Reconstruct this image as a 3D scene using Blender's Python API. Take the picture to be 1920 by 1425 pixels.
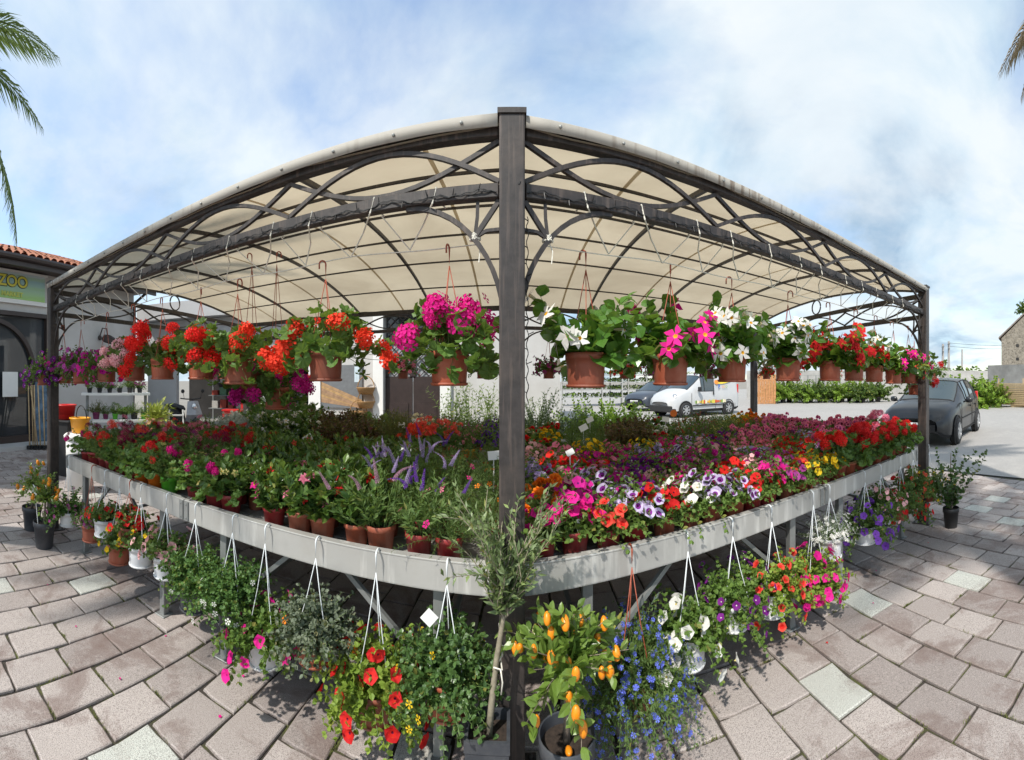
import bpy, math, random
import numpy as np
from mathutils import Vector, Matrix
for o in list(bpy.data.objects): bpy.data.objects.remove(o)
scene = bpy.context.scene
COL = scene.collection
R = math.radians
# ------------------------------------------------------------------ camera (a phone panorama: central cylindrical lens)
K = 780.0            # photo pixels per radian
EYE = 1.55
CXP, CYP = 960.0, 712.5
cam_d = bpy.data.cameras.new('camera')
cam = bpy.data.objects.new('camera', cam_d); COL.objects.link(cam)
cam.location = (0, 0, EYE); cam.rotation_euler = (R(90), 0, 0)
cam_d.type = 'PANO'
cam_d.panorama_type = 'CENTRAL_CYLINDRICAL'
cam_d.central_cylindrical_range_u_min = -960.0/K
cam_d.central_cylindrical_range_u_max = 960.0/K
cam_d.central_cylindrical_range_v_min = -712.5/K
cam_d.central_cylindrical_range_v_max = 712.5/K
cam_d.central_cylindrical_radius = 1.0
cam_d.clip_start = 0.05; cam_d.clip_end = 3000
scene.camera = cam
# ------------------------------------------------------------------ sky, sun, exposure
SUN_EL, SUN_AZ = R(50), R(-146)      # the sun stands behind the photographer's left shoulder
world = bpy.data.worlds.new('World'); scene.world = world; world.use_nodes = True
def build_sky():
    nt = world.node_tree; nt.nodes.clear(); N = nt.nodes.new; Lk = nt.links.new
    out = N('ShaderNodeOutputWorld')
    sky = N('ShaderNodeTexSky'); sky.sky_type = 'NISHITA'; sky.sun_disc = False
    sky.sun_elevation = SUN_EL; sky.sun_rotation = SUN_AZ
    sky.air_density = 1.2; sky.dust_density = 0.6; sky.ozone_density = 1.5
    bg = N('ShaderNodeBackground'); bg.inputs['Strength'].default_value = 0.14
    Lk(sky.outputs[0], bg.inputs['Color'])
    tc = N('ShaderNodeTexCoord')
    sep = N('ShaderNodeSeparateXYZ'); Lk(tc.outputs['Generated'], sep.inputs[0])
    def math_(op, a, b=None, clamp=False):
        m = N('ShaderNodeMath'); m.operation = op; m.use_clamp = clamp
        for i, v in enumerate((a, b)):
            if v is None: continue
            if isinstance(v, (int, float)): m.inputs[i].default_value = v
            else: Lk(v, m.inputs[i])
        return m.outputs[0]
    zz = math_('ADD', math_('MAXIMUM', sep.outputs[2], 0.0), 0.28)
    cx = math_('DIVIDE', sep.outputs[0], zz); cy = math_('DIVIDE', sep.outputs[1], zz)
    cmb = N('ShaderNodeCombineXYZ'); Lk(cx, cmb.inputs[0]); Lk(cy, cmb.inputs[1]); cmb.inputs[2].default_value = 3.1
    def noise(scale, detail, rough, dist=0.0, off=0.0):
        mp = N('ShaderNodeMapping'); Lk(cmb.outputs[0], mp.inputs[0]); mp.inputs['Location'].default_value = (off, off*0.7, off*1.3)
        n = N('ShaderNodeTexNoise'); n.inputs['Scale'].default_value = scale; n.inputs['Detail'].default_value = detail
        n.inputs['Roughness'].default_value = rough; n.inputs['Distortion'].default_value = dist
        Lk(mp.outputs[0], n.inputs['Vector']); return n.outputs['Fac']
    cov = noise(0.95, 9, 0.56, 0.25, 2.2)
    r1 = N('ShaderNodeValToRGB'); Lk(cov, r1.inputs[0])
    r1.color_ramp.elements[0].position = 0.39; r1.color_ramp.elements[0].color = (0.22,)*3+(1,)
    r1.color_ramp.elements[1].position = 0.54; r1.color_ramp.elements[1].color = (0.97,)*3+(1,)
    shade = noise(1.7, 8, 0.55, 0.4, 9.0)
    r2 = N('ShaderNodeValToRGB'); Lk(shade, r2.inputs[0])
    e = r2.color_ramp.elements
    e[0].position = 0.34; e[0].color = (0.40, 0.56, 0.73, 1)
    e[1].position = 0.60; e[1].color = (0.86, 0.95, 1.0, 1)
    m = e.new(0.47); m.color = (0.64, 0.80, 0.93, 1)
    puff = noise(1.35, 11, 0.57, 0.15, 4.1)
    r3 = N('ShaderNodeValToRGB'); Lk(puff, r3.inputs[0]); r3.color_ramp.elements[0].position = 0.49; r3.color_ramp.elements[0].color = (0, 0, 0, 1); r3.color_ramp.elements[1].position = 0.66; r3.color_ramp.elements[1].color = (.6,)*3+(1,)
    mc = N('ShaderNodeMix'); mc.data_type = 'RGBA'; Lk(r3.outputs[0], mc.inputs[0]); Lk(r2.outputs[0], mc.inputs[6]); mc.inputs[7].default_value = (0.95, 0.985, 1.0, 1)
    bc = N('ShaderNodeBackground'); Lk(mc.outputs[2], bc.inputs['Color']); bc.inputs['Strength'].default_value = 0.53
    mix = N('ShaderNodeMixShader'); Lk(math_('MAXIMUM', r1.outputs[0], math_('MULTIPLY', r3.outputs[0], 1.1), True), mix.inputs[0]); Lk(bg.outputs[0], mix.inputs[1]); Lk(bc.outputs[0], mix.inputs[2])
    Lk(mix.outputs[0], out.inputs[0])
build_sky()
sun_d = bpy.data.lights.new('sun', 'SUN'); sun_d.energy = 2.5; sun_d.angle = R(1.2); sun_d.color = (1.0, 0.945, 0.86)
sun = bpy.data.objects.new('sun', sun_d); COL.objects.link(sun)
sdir = Vector((math.sin(SUN_AZ)*math.cos(SUN_EL), math.cos(SUN_AZ)*math.cos(SUN_EL), math.sin(SUN_EL)))
sun.rotation_euler = sdir.to_track_quat('Z', 'Y').to_euler(); sun.location = sdir*40
scene.view_settings.view_transform = 'Standard'; scene.view_settings.look = 'None'
scene.view_settings.exposure = 0.95; scene.view_settings.gamma = 1.0; scene.view_settings.use_curve_mapping = False
scene.cycles.max_bounces = 8; scene.cycles.transparent_max_bounces = 16; scene.cycles.use_denoising = True

# ------------------------------------------------------------------ helpers
def at(px, py=None, d=None, z=None):
    a = (px-CXP)/K
    if d is None: d = (EYE-z)*K/(py-CYP)
    if z is None: z = EYE+(CYP-py)/K*d
    return Vector((d*math.sin(a), d*math.cos(a), z))
D0 = 1.62
AL, AR = R(5), R(13)
def pos(s, o, z=0.0):
    a = AL if s < 0 else AR
    return Vector((s*math.cos(a), D0+abs(s)*math.sin(a)+o, z))
def s_of(px, o):
    t = math.tan((px-CXP)/K); a = AL if t < 0 else AR
    m = abs(t)*(D0+o)/(math.cos(a)-abs(t)*math.sin(a))
    return -m if t < 0 else m
def px_of(p): return CXP+K*math.atan2(p.x, p.y)
def z_of(p, py): return EYE+(CYP-py)/K*math.hypot(p.x, p.y)

class MB:
    """collects faces with material indices; build() links them as ONE mesh"""
    def __init__(s): s.V = []; s.n = 0; s.F = []; s.smooth = True
    def add(s, V, F, mat=0):
        V = np.asarray(V, float).reshape(-1, 3)
        if isinstance(F, np.ndarray): groups = [F]
        else:
            by = {}
            for f in F: by.setdefault(len(f), []).append(f)
            groups = [np.array(g, int) for g in by.values()]
        for g in groups: s.F.append((g+s.n, mat))
        s.V.append(V); s.n += len(V); return s
    def box(s, c, size, rz=0.0, mat=0, M=None):
        x, y, z = [k/2 for k in size]
        v = np.array([(-x,-y,-z),(x,-y,-z),(x,y,-z),(-x,y,-z),(-x,-y,z),(x,-y,z),(x,y,z),(-x,y,z)])
        if rz: v = v@np.array([[math.cos(rz), math.sin(rz), 0], [-math.sin(rz), math.cos(rz), 0], [0, 0, 1]])
        if M is not None: v = v@np.array(M.to_3x3()).T
        return s.add(v+np.array(c), np.array([(0,3,2,1),(4,5,6,7),(0,1,5,4),(1,2,6,5),(2,3,7,6),(3,0,4,7)]), mat)
    def bar(s, a, b, w, h=None, mat=0, up=(0, 0, 1)):
        """rectangular bar from a to b; w across, h along up"""
        a = Vector(a); b = Vector(b); h = w if h is None else h
        d = (b-a); L = d.length; d.normalize(); u = Vector(up)
        if abs(d.dot(u)) > .98: u = Vector((0, 1, 0))
        x = d.cross(u).normalized(); u = x.cross(d).normalized()
        M = Matrix((d, x, u)).transposed()
        return s.box((a+b)/2, (L, w, h), M=M, mat=mat)
    def tube(s, P, r, n=6, mat=0, cap=True, flat=1.0):
        P = np.asarray([tuple(p) for p in P], float); m = len(P)
        r = np.broadcast_to(np.asarray(r, float), (m,))
        T = np.gradient(P, axis=0); T /= np.linalg.norm(T, axis=1)[:, None]+1e-9
        ref = np.array([0, 0, 1.]) if abs(T[:, 2]).mean() < .9 else np.array([0, 1., 0])
        X = np.cross(T, ref); X /= np.linalg.norm(X, axis=1)[:, None]+1e-9
        Y = np.cross(X, T)
        a = np.arange(n)*2*np.pi/n + (np.pi/4 if n == 4 else 0)
        V = P[:, None]+r[:, None, None]*(np.cos(a)[None, :, None]*X[:, None]*flat+np.sin(a)[None, :, None]*Y[:, None])
        i = np.arange(m-1)[:, None]*n; j = np.arange(n)[None]; k = (j+1) % n
        F = np.stack([i+j, i+k, i+n+k, i+n+j], -1).reshape(-1, 4)
        s.add(V.reshape(-1, 3), F, mat)
        if cap:
            s.F.append((np.array([list(range(n))[::-1]])+s.n-m*n, mat)); s.F.append((np.array([list(range(n))])+s.n-n, mat))
        return s
    def lathe(s, prof, c=(0, 0, 0), n=20, mat=0, M=None):
        a = np.arange(n)*2*np.pi/n; pr = np.asarray(prof, float); m = len(pr)
        V = np.stack([pr[:, 0:1]*np.cos(a), pr[:, 0:1]*np.sin(a), np.repeat(pr[:, 1:2], n, 1)], -1).reshape(-1, 3)
        if M is not None: V = V@np.array(M.to_3x3()).T
        i = np.arange(m-1)[:, None]*n; j = np.arange(n)[None]; k = (j+1) % n
        return s.add(V+np.array(c), np.stack([i+j, i+k, i+n+k, i+n+j], -1).reshape(-1, 4), mat)
    def disc(s, r, c, n=20, mat=0):
        a = np.arange(n)*2*np.pi/n
        return s.add(np.stack([r*np.cos(a), r*np.sin(a), 0*a], -1)+np.array(c), np.array([list(range(n))]), mat)
    def poly(s, V, mat=0): return s.add(V, np.array([list(range(len(V)))]), mat)
    def scatter(s, T, P, Rm, S, off=0):
        """copies of template T at points P with frames Rm (n,3,3 columns = axes) and sizes S"""
        V, G = T; P = np.asarray(P, float)
        if not len(P): return s
        S = np.broadcast_to(np.asarray(S, float), (len(P),))
        W = P[:, None]+np.einsum('nij,mj->nmi', np.asarray(Rm)*S[:, None, None], V)
        base = np.arange(len(P))[:, None, None]*len(V)
        for F, m in G: s.F.append(((F[None]+base).reshape(-1, F.shape[1])+s.n, m+off))
        s.V.append(W.reshape(-1, 3)); s.n += W.shape[0]*W.shape[1]; return s
    def mesh(s, name, mats, smooth=False):
        me = bpy.data.meshes.new(name)
        V = np.concatenate(s.V) if s.V else np.zeros((0, 3))
        me.vertices.add(len(V)); me.vertices.foreach_set('co', V.astype(np.float32).ravel())
        lt = np.concatenate([np.full(len(f), f.shape[1]) for f, m in s.F]); mi = np.concatenate([np.full(len(f), m) for f, m in s.F])
        vi = np.concatenate([f.ravel() for f, m in s.F])
        me.loops.add(len(vi)); me.loops.foreach_set('vertex_index', vi.astype(np.int32))
        me.polygons.add(len(lt)); me.polygons.foreach_set('loop_start', np.concatenate([[0], np.cumsum(lt)[:-1]]).astype(np.int32))
        me.polygons.foreach_set('material_index', mi.astype(np.int32))
        me.polygons.foreach_set('use_smooth', np.full(len(lt), smooth))
        for m in (mats if isinstance(mats, (list, tuple)) else [mats]): me.materials.append(m)
        me.update(calc_edges=True); return me
    def build(s, name, mats, parent=None, smooth=False, loc=None, kind=None, label=None):
        o = bpy.data.objects.new(name, s.mesh(name, mats, smooth)); COL.objects.link(o)
        if parent is not None: o.parent = parent
        if loc is not None: o.location = loc
        if kind: o['kind'] = kind
        if label: o['label'] = label
        return o
def link_mesh(name, me, parent=None, M=None, kind=None, label=None):
    o = bpy.data.objects.new(name, me); COL.objects.link(o)
    if parent is not None: o.parent = parent
    if M is not None: o.matrix_basis = M
    if kind: o['kind'] = kind
    if label: o['label'] = label
    return o
def tag(o, label, cat, group=None):
    o['label'] = label; o['category'] = cat
    if group: o['group'] = group
    return o
def thing(name, label, cat, loc=(0, 0, 0), rz=0.0, group=None, scale=1.0):
    o = bpy.data.objects.new(name, None); COL.objects.link(o)
    o.location = loc; o.rotation_euler = (0, 0, rz); o.empty_display_size = .1
    if scale != 1.0: o.scale = (scale,)*3
    return tag(o, label, cat, group)
def bevel(o, w=.004, seg=2):
    m = o.modifiers.new('edge', 'BEVEL'); m.width = w; m.segments = seg; m.limit_method = 'ANGLE'; m.angle_limit = R(40); return o
ORD = ['first', 'second', 'third', 'fourth', 'fifth', 'sixth', 'seventh', 'eighth', 'ninth', 'tenth', 'eleventh', 'twelfth', 'thirteenth', 'fourteenth', 'fifteenth', 'sixteenth', 'seventeenth', 'eighteenth', 'nineteenth', 'twentieth', 'twenty-first', 'twenty-second', 'twenty-third', 'twenty-fourth']

# ------------------------------------------------------------------ materials
def new_mat(name):
    m = bpy.data.materials.new(name); m.use_nodes = True
    nt = m.node_tree; return m, nt, nt.nodes['Principled BSDF'], nt.nodes['Material Output']
def nd(nt, typ, **kw):
    n = nt.nodes.new(typ)
    for k, v in kw.items():
        if k.startswith('i_'): n.inputs[k[2:].replace('_', ' ')].default_value = v
        else: setattr(n, k, v)
    return n
def c4(c): return (c[0], c[1], c[2], 1)
def mixc(nt, fac, a, b, mode='MIX'):
    n = nt.nodes.new('ShaderNodeMix'); n.data_type = 'RGBA'; n.blend_type = mode
    for i, v in ((0, fac), (6, a), (7, b)):
        if isinstance(v, bpy.types.NodeSocket): nt.links.new(v, n.inputs[i])
        elif isinstance(v, (int, float)): n.inputs[i].default_value = v
        else: n.inputs[i].default_value = c4(v)
    return n.outputs[2]
def ramp(nt, src, stops):
    r = nt.nodes.new('ShaderNodeValToRGB'); nt.links.new(src, r.inputs[0]); e = r.color_ramp.elements
    while len(e) < len(stops): e.new(.5)
    for k, (p, c) in enumerate(stops):
        e[k].position = p; e[k].color = c4(c) if not isinstance(c, (int, float)) else (c, c, c, 1)
    return r.outputs[0]
def noise(nt, scale, detail=4, rough=.55, coord='Object', dist=0.0):
    tc = nt.nodes.new('ShaderNodeTexCoord') if coord != 'World' else nt.nodes.new('ShaderNodeNewGeometry')
    n = nd(nt, 'ShaderNodeTexNoise', i_Scale=scale, i_Detail=detail, i_Roughness=rough, i_Distortion=dist)
    nt.links.new(tc.outputs['Position' if coord == 'World' else coord], n.inputs['Vector']); return n.outputs['Fac']
def bump(nt, bs, h, strength=.3, dist=.01):
    b = nd(nt, 'ShaderNodeBump', i_Strength=strength, i_Distance=dist); nt.links.new(h, b.inputs['Height']); nt.links.new(b.outputs[0], bs.inputs['Normal'])
def mat(name, col, rough=.6, metal=0.0, var=.12, scale=12, bmp=.15, coat=0.0, dirt=None, dscale=2.0, coord='Object', streak=None, vary=0.0):
    m, nt, bs, out = new_mat(name)
    f = noise(nt, scale, 6, .6, coord)
    lo = [c*(1-var) for c in col]; hi = [min(1, c*(1+var)) for c in col]
    c = ramp(nt, f, [(.3, lo), (.7, hi)])
    if dirt is not None:
        f2 = noise(nt, dscale, 8, .65, coord); c = mixc(nt, ramp(nt, f2, [(.48, 0.0), (.72, .75)]), c, dirt)
    if streak is not None:
        tc = nt.nodes.new('ShaderNodeTexCoord'); mp = nd(nt, 'ShaderNodeMapping'); mp.inputs['Scale'].default_value = streak[1]; nt.links.new(tc.outputs['Object'], mp.inputs[0])
        n3 = nd(nt, 'ShaderNodeTexNoise', i_Scale=1.0, i_Detail=5.0, i_Roughness=.6); nt.links.new(mp.outputs[0], n3.inputs['Vector'])
        c = mixc(nt, ramp(nt, n3.outputs['Fac'], [(.52, 0.0), (.68, streak[2])]), c, streak[0])
    if vary:
        oi = nd(nt, 'ShaderNodeObjectInfo'); c = mixc(nt, ramp(nt, oi.outputs['Random'], [(0, 0.0), (1, vary)]), c, [x*.45+.02 for x in col])
    nt.links.new(c, bs.inputs['Base Color'])
    bs.inputs['Roughness'].default_value = rough; bs.inputs['Metallic'].default_value = metal
    if coat: bs.inputs['Coat Weight'].default_value = coat; bs.inputs['Coat Roughness'].default_value = .05
    if bmp: bump(nt, bs, f, bmp, .004)
    return m
def leaf_mat(name, a, b, rough=.45, tr=.28, spec=.4, c=None):
    """leaf: tone differs from leaf to leaf, some light passes through"""
    m, nt, bs, out = new_mat(name)
    g = nd(nt, 'ShaderNodeNewGeometry')
    stops = [(0, a), (.93, b), (1, (.24, .20, .05))] if c is None else [(0, a), (.62, b), (.95, c), (1, (.30, .24, .05))]
    col = ramp(nt, g.outputs['Random Per Island'], stops)
    nz = noise(nt, 30, 3, .5); col = mixc(nt, ramp(nt, nz, [(.3, .0), (.7, .3)]), col, [x*1.5+.01 for x in b])
    nt.links.new(col, bs.inputs['Base Color']); bs.inputs['Roughness'].default_value = rough
    bs.inputs['Specular IOR Level'].default_value = spec
    t = nd(nt, 'ShaderNodeBsdfTranslucent')
    tcol = mixc(nt, .5, col, (.35, .5, .05)); nt.links.new(tcol, t.inputs['Color'])
    mx = nd(nt, 'ShaderNodeMixShader'); mx.inputs[0].default_value = tr
    nt.links.new(bs.outputs[0], mx.inputs[1]); nt.links.new(t.outputs[0], mx.inputs[2]); nt.links.new(mx.outputs[0], out.inputs[0])
    return m
_pet = {}
def petal(col, var=.22, tr=.3):
    key = tuple(col)
    if key in _pet: return _pet[key]
    m, nt, bs, out = new_mat('petal')
    g = nd(nt, 'ShaderNodeNewGeometry')
    lo = [c*(1-var) for c in col]; hi = [min(1, c*(1+var)+.015) for c in col]
    oi = nd(nt, 'ShaderNodeObjectInfo'); ad = nd(nt, 'ShaderNodeMath', operation='ADD'); nt.links.new(g.outputs['Random Per Island'], ad.inputs[0]); nt.links.new(oi.outputs['Random'], ad.inputs[1]); fr = nd(nt, 'ShaderNodeMath', operation='FRACT'); nt.links.new(ad.outputs[0], fr.inputs[0])
    c = ramp(nt, fr.outputs[0], [(0, lo), (1, hi)])
    nt.links.new(c, bs.inputs['Base Color']); bs.inputs['Roughness'].default_value = .65; bs.inputs['Specular IOR Level'].default_value = .12
    t = nd(nt, 'ShaderNodeBsdfTranslucent'); nt.links.new(c, t.inputs['Color'])
    mx = nd(nt, 'ShaderNodeMixShader'); mx.inputs[0].default_value = tr
    nt.links.new(bs.outputs[0], mx.inputs[1]); nt.links.new(t.outputs[0], mx.inputs[2]); nt.links.new(mx.outputs[0], out.inputs[0])
    _pet[key] = m; return m
M = {}
M['iron'] = mat('dark_iron', (.035, .030, .029), .5, 0, .3, 25, .2, dirt=(.085, .066, .055), dscale=5, streak=((.13, .10, .085), (60, 60, 3), .55))
M['wire'] = mat('black_wire', (.012, .012, .012), .5, var=.1, bmp=0)
M['rail'] = mat('galvanised_rail', (.44, .44, .42), .42, .25, .12, 5, .06, dirt=(.30, .28, .25), dscale=2.5, streak=((.66, .66, .63), (16, 16, 1.6), .8))
M['leg'] = mat('galvanised_leg', (.24, .25, .245), .5, .3, .15, 8, .1)
M['slat'] = mat('weathered_slat', (.27, .26, .24), .8, 0, .25, 18, .3)
M['rope'] = mat('white_rope', (.72, .70, .62), .9, 0, .15, 90, .3)
M['strand'] = mat('white_strand', (.72, .76, .78), .5, 0, .05, 20, 0)
M['terra'] = mat('terracotta_plastic', (.37, .085, .038), .55, 0, .14, 10, .05, dirt=(.44, .20, .13), dscale=6, vary=.7, streak=((.46, .20, .13), (30, 30, 6), .5))
M['terra_hook'] = mat('terracotta_hook', (.36, .085, .045), .5, 0, .1, 10, 0)
M['redpot'] = mat('red_plastic', (.33, .022, .025), .5, 0, .14, 10, .04, vary=.6, dirt=(.36, .09, .07), dscale=7)
M['blackpot'] = mat('black_plastic', (.022, .022, .024), .5, 0, .2, 14, .05, dirt=(.07, .065, .06), dscale=5)
M['greypot'] = mat('anthracite_plastic', (.045, .05, .06), .5, 0, .15, 12, .05, dirt=(.1, .1, .1), dscale=6)
M['whitepot'] = mat('white_plastic', (.66, .68, .70), .45, 0, .05, 8, .03, dirt=(.5, .5, .46), dscale=5)
M['orangepot'] = mat('orange_plastic', (.75, .17, .015), .45, 0, .06, 8, .03)
M['greenpot'] = mat('green_plastic', (.10, .42, .03), .45, 0, .06, 8, .03)
M['purplepot'] = mat('purple_plastic', (.18, .02, .09), .45, 0, .06, 8, .03)
M['yellow'] = mat('yellow_orange_plastic', (.82, .36, .012), .4, 0, .05, 8, .02)
M['red'] = mat('bright_red_plastic', (.60, .02, .018), .4, 0, .06, 8, .02)
M['soil'] = mat('potting_soil', (.035, .024, .018), .95, 0, .5, 60, .8)
M['bark'] = mat('bark', (.22, .18, .14), .85, 0, .3, 30, .5)
M['olivebark'] = mat('olive_bark', (.26, .23, .17), .85, 0, .25, 40, .4)
M['stem'] = mat('green_stem', (.09, .15, .035), .6, 0, .2, 20, 0)
M['redstem'] = mat('red_stem', (.22, .09, .05), .6, 0, .2, 20, 0)
M['card'] = mat('white_card', (.80, .81, .80), .5, 0, .03, 8, 0)
M['white'] = mat('white_paint', (.78, .78, .76), .6, 0, .04, 3, .04)
M['glass'] = mat('dark_glass', (.03, .038, .04), .04, 0, .1, 2, 0)
M['rubber'] = mat('tyre_rubber', (.022, .022, .023), .8, 0, .2, 30, .2)
M['alloy'] = mat('wheel_alloy', (.5, .51, .52), .35, .6, .06, 10, 0)
M['chrome'] = mat('chrome', (.6, .6, .6), .2, .9, .03, 10, 0)
M['wood'] = mat('pale_wood', (.50, .36, .20), .75, 0, .2, 16, .2)
M['darkwood'] = mat('dark_door_wood', (.035, .022, .02), .5, 0, .25, 9, .15)
M['wicker'] = mat('wicker', (.35, .20, .08), .8, 0, .35, 70, .6)
M['blackbox'] = mat('black_box', (.015, .015, .016), .6, 0, .2, 6, .05)
# ------------------------------------------------------------------ ground
rng = np.random.default_rng(7); random.seed(7)
def paver_mat(name, a, b, white=False):
    m, nt, bs, out = new_mat(name)
    g = nd(nt, 'ShaderNodeNewGeometry'); oi = nd(nt, 'ShaderNodeObjectInfo')
    ad = nd(nt, 'ShaderNodeMath', operation='ADD'); nt.links.new(g.outputs['Random Per Island'], ad.inputs[0]); nt.links.new(oi.outputs['Random'], ad.inputs[1])
    fr = nd(nt, 'ShaderNodeMath', operation='FRACT'); nt.links.new(ad.outputs[0], fr.inputs[0])
    base = ramp(nt, fr.outputs[0], [(0, a), (1, b)])
    sp = noise(nt, 260, 3, .75, 'World'); sp2 = noise(nt, 85, 3, .6, 'World')
    c = mixc(nt, ramp(nt, sp, [(.38, .85 if white else .80), (.53, 0.0)]), base, (.09, .08, .075))
    c = mixc(nt, ramp(nt, sp2, [(.55, 0.0), (.75, .45)]), c, (.62, .57, .52))
    st = noise(nt, 2.3, 7, .72, 'World', .6)
    c = mixc(nt, ramp(nt, st, [(.49, 0.0), (.57, .45 if not white else .15), (.70, .75)]), c, (.15, .095, .08))
    st2 = noise(nt, .8, 4, .6, 'World'); c = mixc(nt, ramp(nt, st2, [(.35, .25), (.65, 0.0)]), c, (.22, .19, .17))
    nt.links.new(c, bs.inputs['Base Color']); bs.inputs['Roughness'].default_value = .85; bs.inputs['Specular IOR Level'].default_value = .3
    h = nd(nt, 'ShaderNodeMath', operation='ADD'); nt.links.new(sp, h.inputs[0]); nt.links.new(sp2, h.inputs[1])
    bump(nt, bs, h.outputs[0], .55, .003); return m
M['paver'] = paver_mat('pinkish_concrete_paver', (.345, .30, .285), (.55, .49, .462))
M['paver_white'] = paver_mat('whitish_concrete_paver', (.60, .62, .57), (.66, .68, .63), True)
def joint_mat():
    m, nt, bs, out = new_mat('mossy_joint')
    n1 = noise(nt, 7, 6, .65, 'World'); n2 = noise(nt, 120, 3, .6, 'World')
    c = mixc(nt, ramp(nt, n1, [(.50, 0.0), (.62, 1.0)]), (.055, .046, .038), (.10, .115, .025))
    c = mixc(nt, ramp(nt, n2, [(.4, .5), (.6, 0.0)]), c, (.02, .017, .013))
    nt.links.new(c, bs.inputs['Base Color']); bs.inputs['Roughness'].default_value = .95; bump(nt, bs, n2, .6, .005); return m
M['joint'] = joint_mat()
def asphalt_mat():
    m, nt, bs, out = new_mat('pale_gravel_asphalt')
    n1 = noise(nt, 70, 5, .75, 'World'); n2 = noise(nt, .35, 6, .6, 'World'); n3 = noise(nt, 2.5, 6, .65, 'World')
    c = ramp(nt, n1, [(.32, (.23, .22, .21)), (.68, (.45, .43, .405))])
    c = mixc(nt, ramp(nt, n2, [(.4, 0.0), (.7, .4)]), c, (.27, .26, .245)); c = mixc(nt, ramp(nt, n3, [(.5, 0.0), (.75, .3)]), c, (.52, .49, .45))
    nt.links.new(c, bs.inputs['Base Color']); bs.inputs['Roughness'].default_value = .9; bump(nt, bs, n1, .6, .006); return m
M['asphalt'] = asphalt_mat()
b = MB(); b.add([(-420, -420, -.06), (420, -420, -.06), (420, 420, -.06), (-420, 420, -.06)], [(0, 1, 2, 3)])
b.build('ground', mat('earth', (.24, .22, .19), .95, scale=.3, coord='Object'), kind='structure')
b = MB(); b.add([(-11, 6.6, -.004), (70, 6.6, -.004), (70, 60, -.004), (-11, 60, -.004), (6.2, -6, -.004), (70, -6, -.004), (6.2, 6.6, -.004)], [(0, 1, 2, 3), (4, 5, 1, 6)])
b.build('parking_lot', M['asphalt'], kind='structure')

# pavement: running bond, columns run away from the pergola front
pave = bpy.data.objects.new('pavement', None); COL.objects.link(pave); pave['kind'] = 'structure'
b = MB(); b.add([(-11, -5, -.014), (6.17, -5, -.014), (6.17, 6.58, -.014), (-11, 6.58, -.014)], [(0, 1, 2, 3)])
b.build('joint_bed', M['joint'], pave)
PW, PL, GAP = .232, .318, .0105
def paver_geo(w, l, rg):
    x, y = w/2, l/2; c = .005
    base = [(-1, -1), (-.3, -1), (.35, -1), (1, -1), (1, .1), (1, 1), (.3, 1), (-.35, 1), (-1, 1), (-1, -.1)]; m = len(base)
    jit = rg.normal(0, .0016, (m, 2)); ch = rg.integers(0, m) if rg.random() < .8 else -1; V = []
    for q, (dx, z) in enumerate(((c+.002, 0), (.0015, -.004), (0, -.05))):
        for k, (u, v) in enumerate(base):
            e = .009 if (k == ch and q < 2) else 0
            V.append((u*(x-dx-e)+jit[k, 0], v*(y-dx-e)+jit[k, 1], z-(.002 if k == ch and q == 0 else 0)))
    F = [tuple(range(m))]
    for k in (0, m):
        for j in range(m): F.append((k+j, k+m+j, k+m+(j+1) % m, k+(j+1) % m))
    return np.array(V), F
pvar = [paver_geo(PW-GAP, PL-GAP, np.random.default_rng(k)) for k in range(6)]
pms, pmws = [], []
for pV, pF in pvar:
    b = MB(); b.add(pV, pF); pms.append(b.mesh('paver', M['paver'])); b = MB(); b.add(pV, pF); pmws.append(b.mesh('paver', M['paver_white']))
rot = R(-3.0); cr, sr = math.cos(rot), math.sin(rot)
WHITES = [(-1.40, 1.16), (1.57, 1.47), (1.95, 2.5), (2.95, 1.45), (-2.72, 1.62), (4.6, 3.1), (-4.6, 3.0), (2.9, 3.9), (-3.4, 3.9), (4.2, 1.7)]
cells = []
for i in range(-50, 32):
    for j in range(-18, 24):
        u = i*PW; v = (j+(.5 if i % 2 else 0)+.13*math.sin(i*2.7))*PL
        x, y = u*cr-v*sr, u*sr+v*cr
        if -10.9 < x < 6.02 and -4.8 < y < 6.45: cells.append((x, y))
cells = np.array(cells)
wh = set()
for wx, wy in WHITES: wh.add(int(np.argmin((cells[:, 0]-wx)**2+(cells[:, 1]-wy)**2)))
for k in rng.choice(len(cells), 22, replace=False): wh.add(int(k))
dist = np.hypot(cells[:, 0], cells[:, 1]); az = np.abs(np.arctan2(cells[:, 0], cells[:, 1]))
front = cells[:, 1] < D0+.25+np.abs(cells[:, 0])*np.where(cells[:, 0] < 0, .087, .23)
front |= (cells[:, 0] < -3.6) | (cells[:, 0] > 3.9)
vis = (az < 1.26) & (dist > 1.55) & front
order = np.where(vis)[0][np.argsort(dist[vis])][:298]
single = set(order.tolist())
far_b = MB()
for k, (x, y) in enumerate(cells):
    z = rng.normal(0, .0016); tx, ty, tz = rng.normal(0, .0045, 2).tolist()+[rng.normal(0, .007)]
    Mt = Matrix.Translation((x+rng.normal(0, .0012), y+rng.normal(0, .0012), z)) @ Matrix.Rotation(rot+tz, 4, 'Z') @ Matrix.Rotation(tx, 4, 'X') @ Matrix.Rotation(ty, 4, 'Y')
    if k in single: link_mesh('paver', (pmws if k in wh else pms)[k % 6], pave, Mt)
    else:
        A = np.array(Mt); pV, pF = pvar[k % 6]; far_b.add(pV@A[:3, :3].T+A[:3, 3], pF, 1 if k in wh else 0)
far_b.build('paver', [M['paver'], M['paver_white']], pave, kind='stuff')
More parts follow.
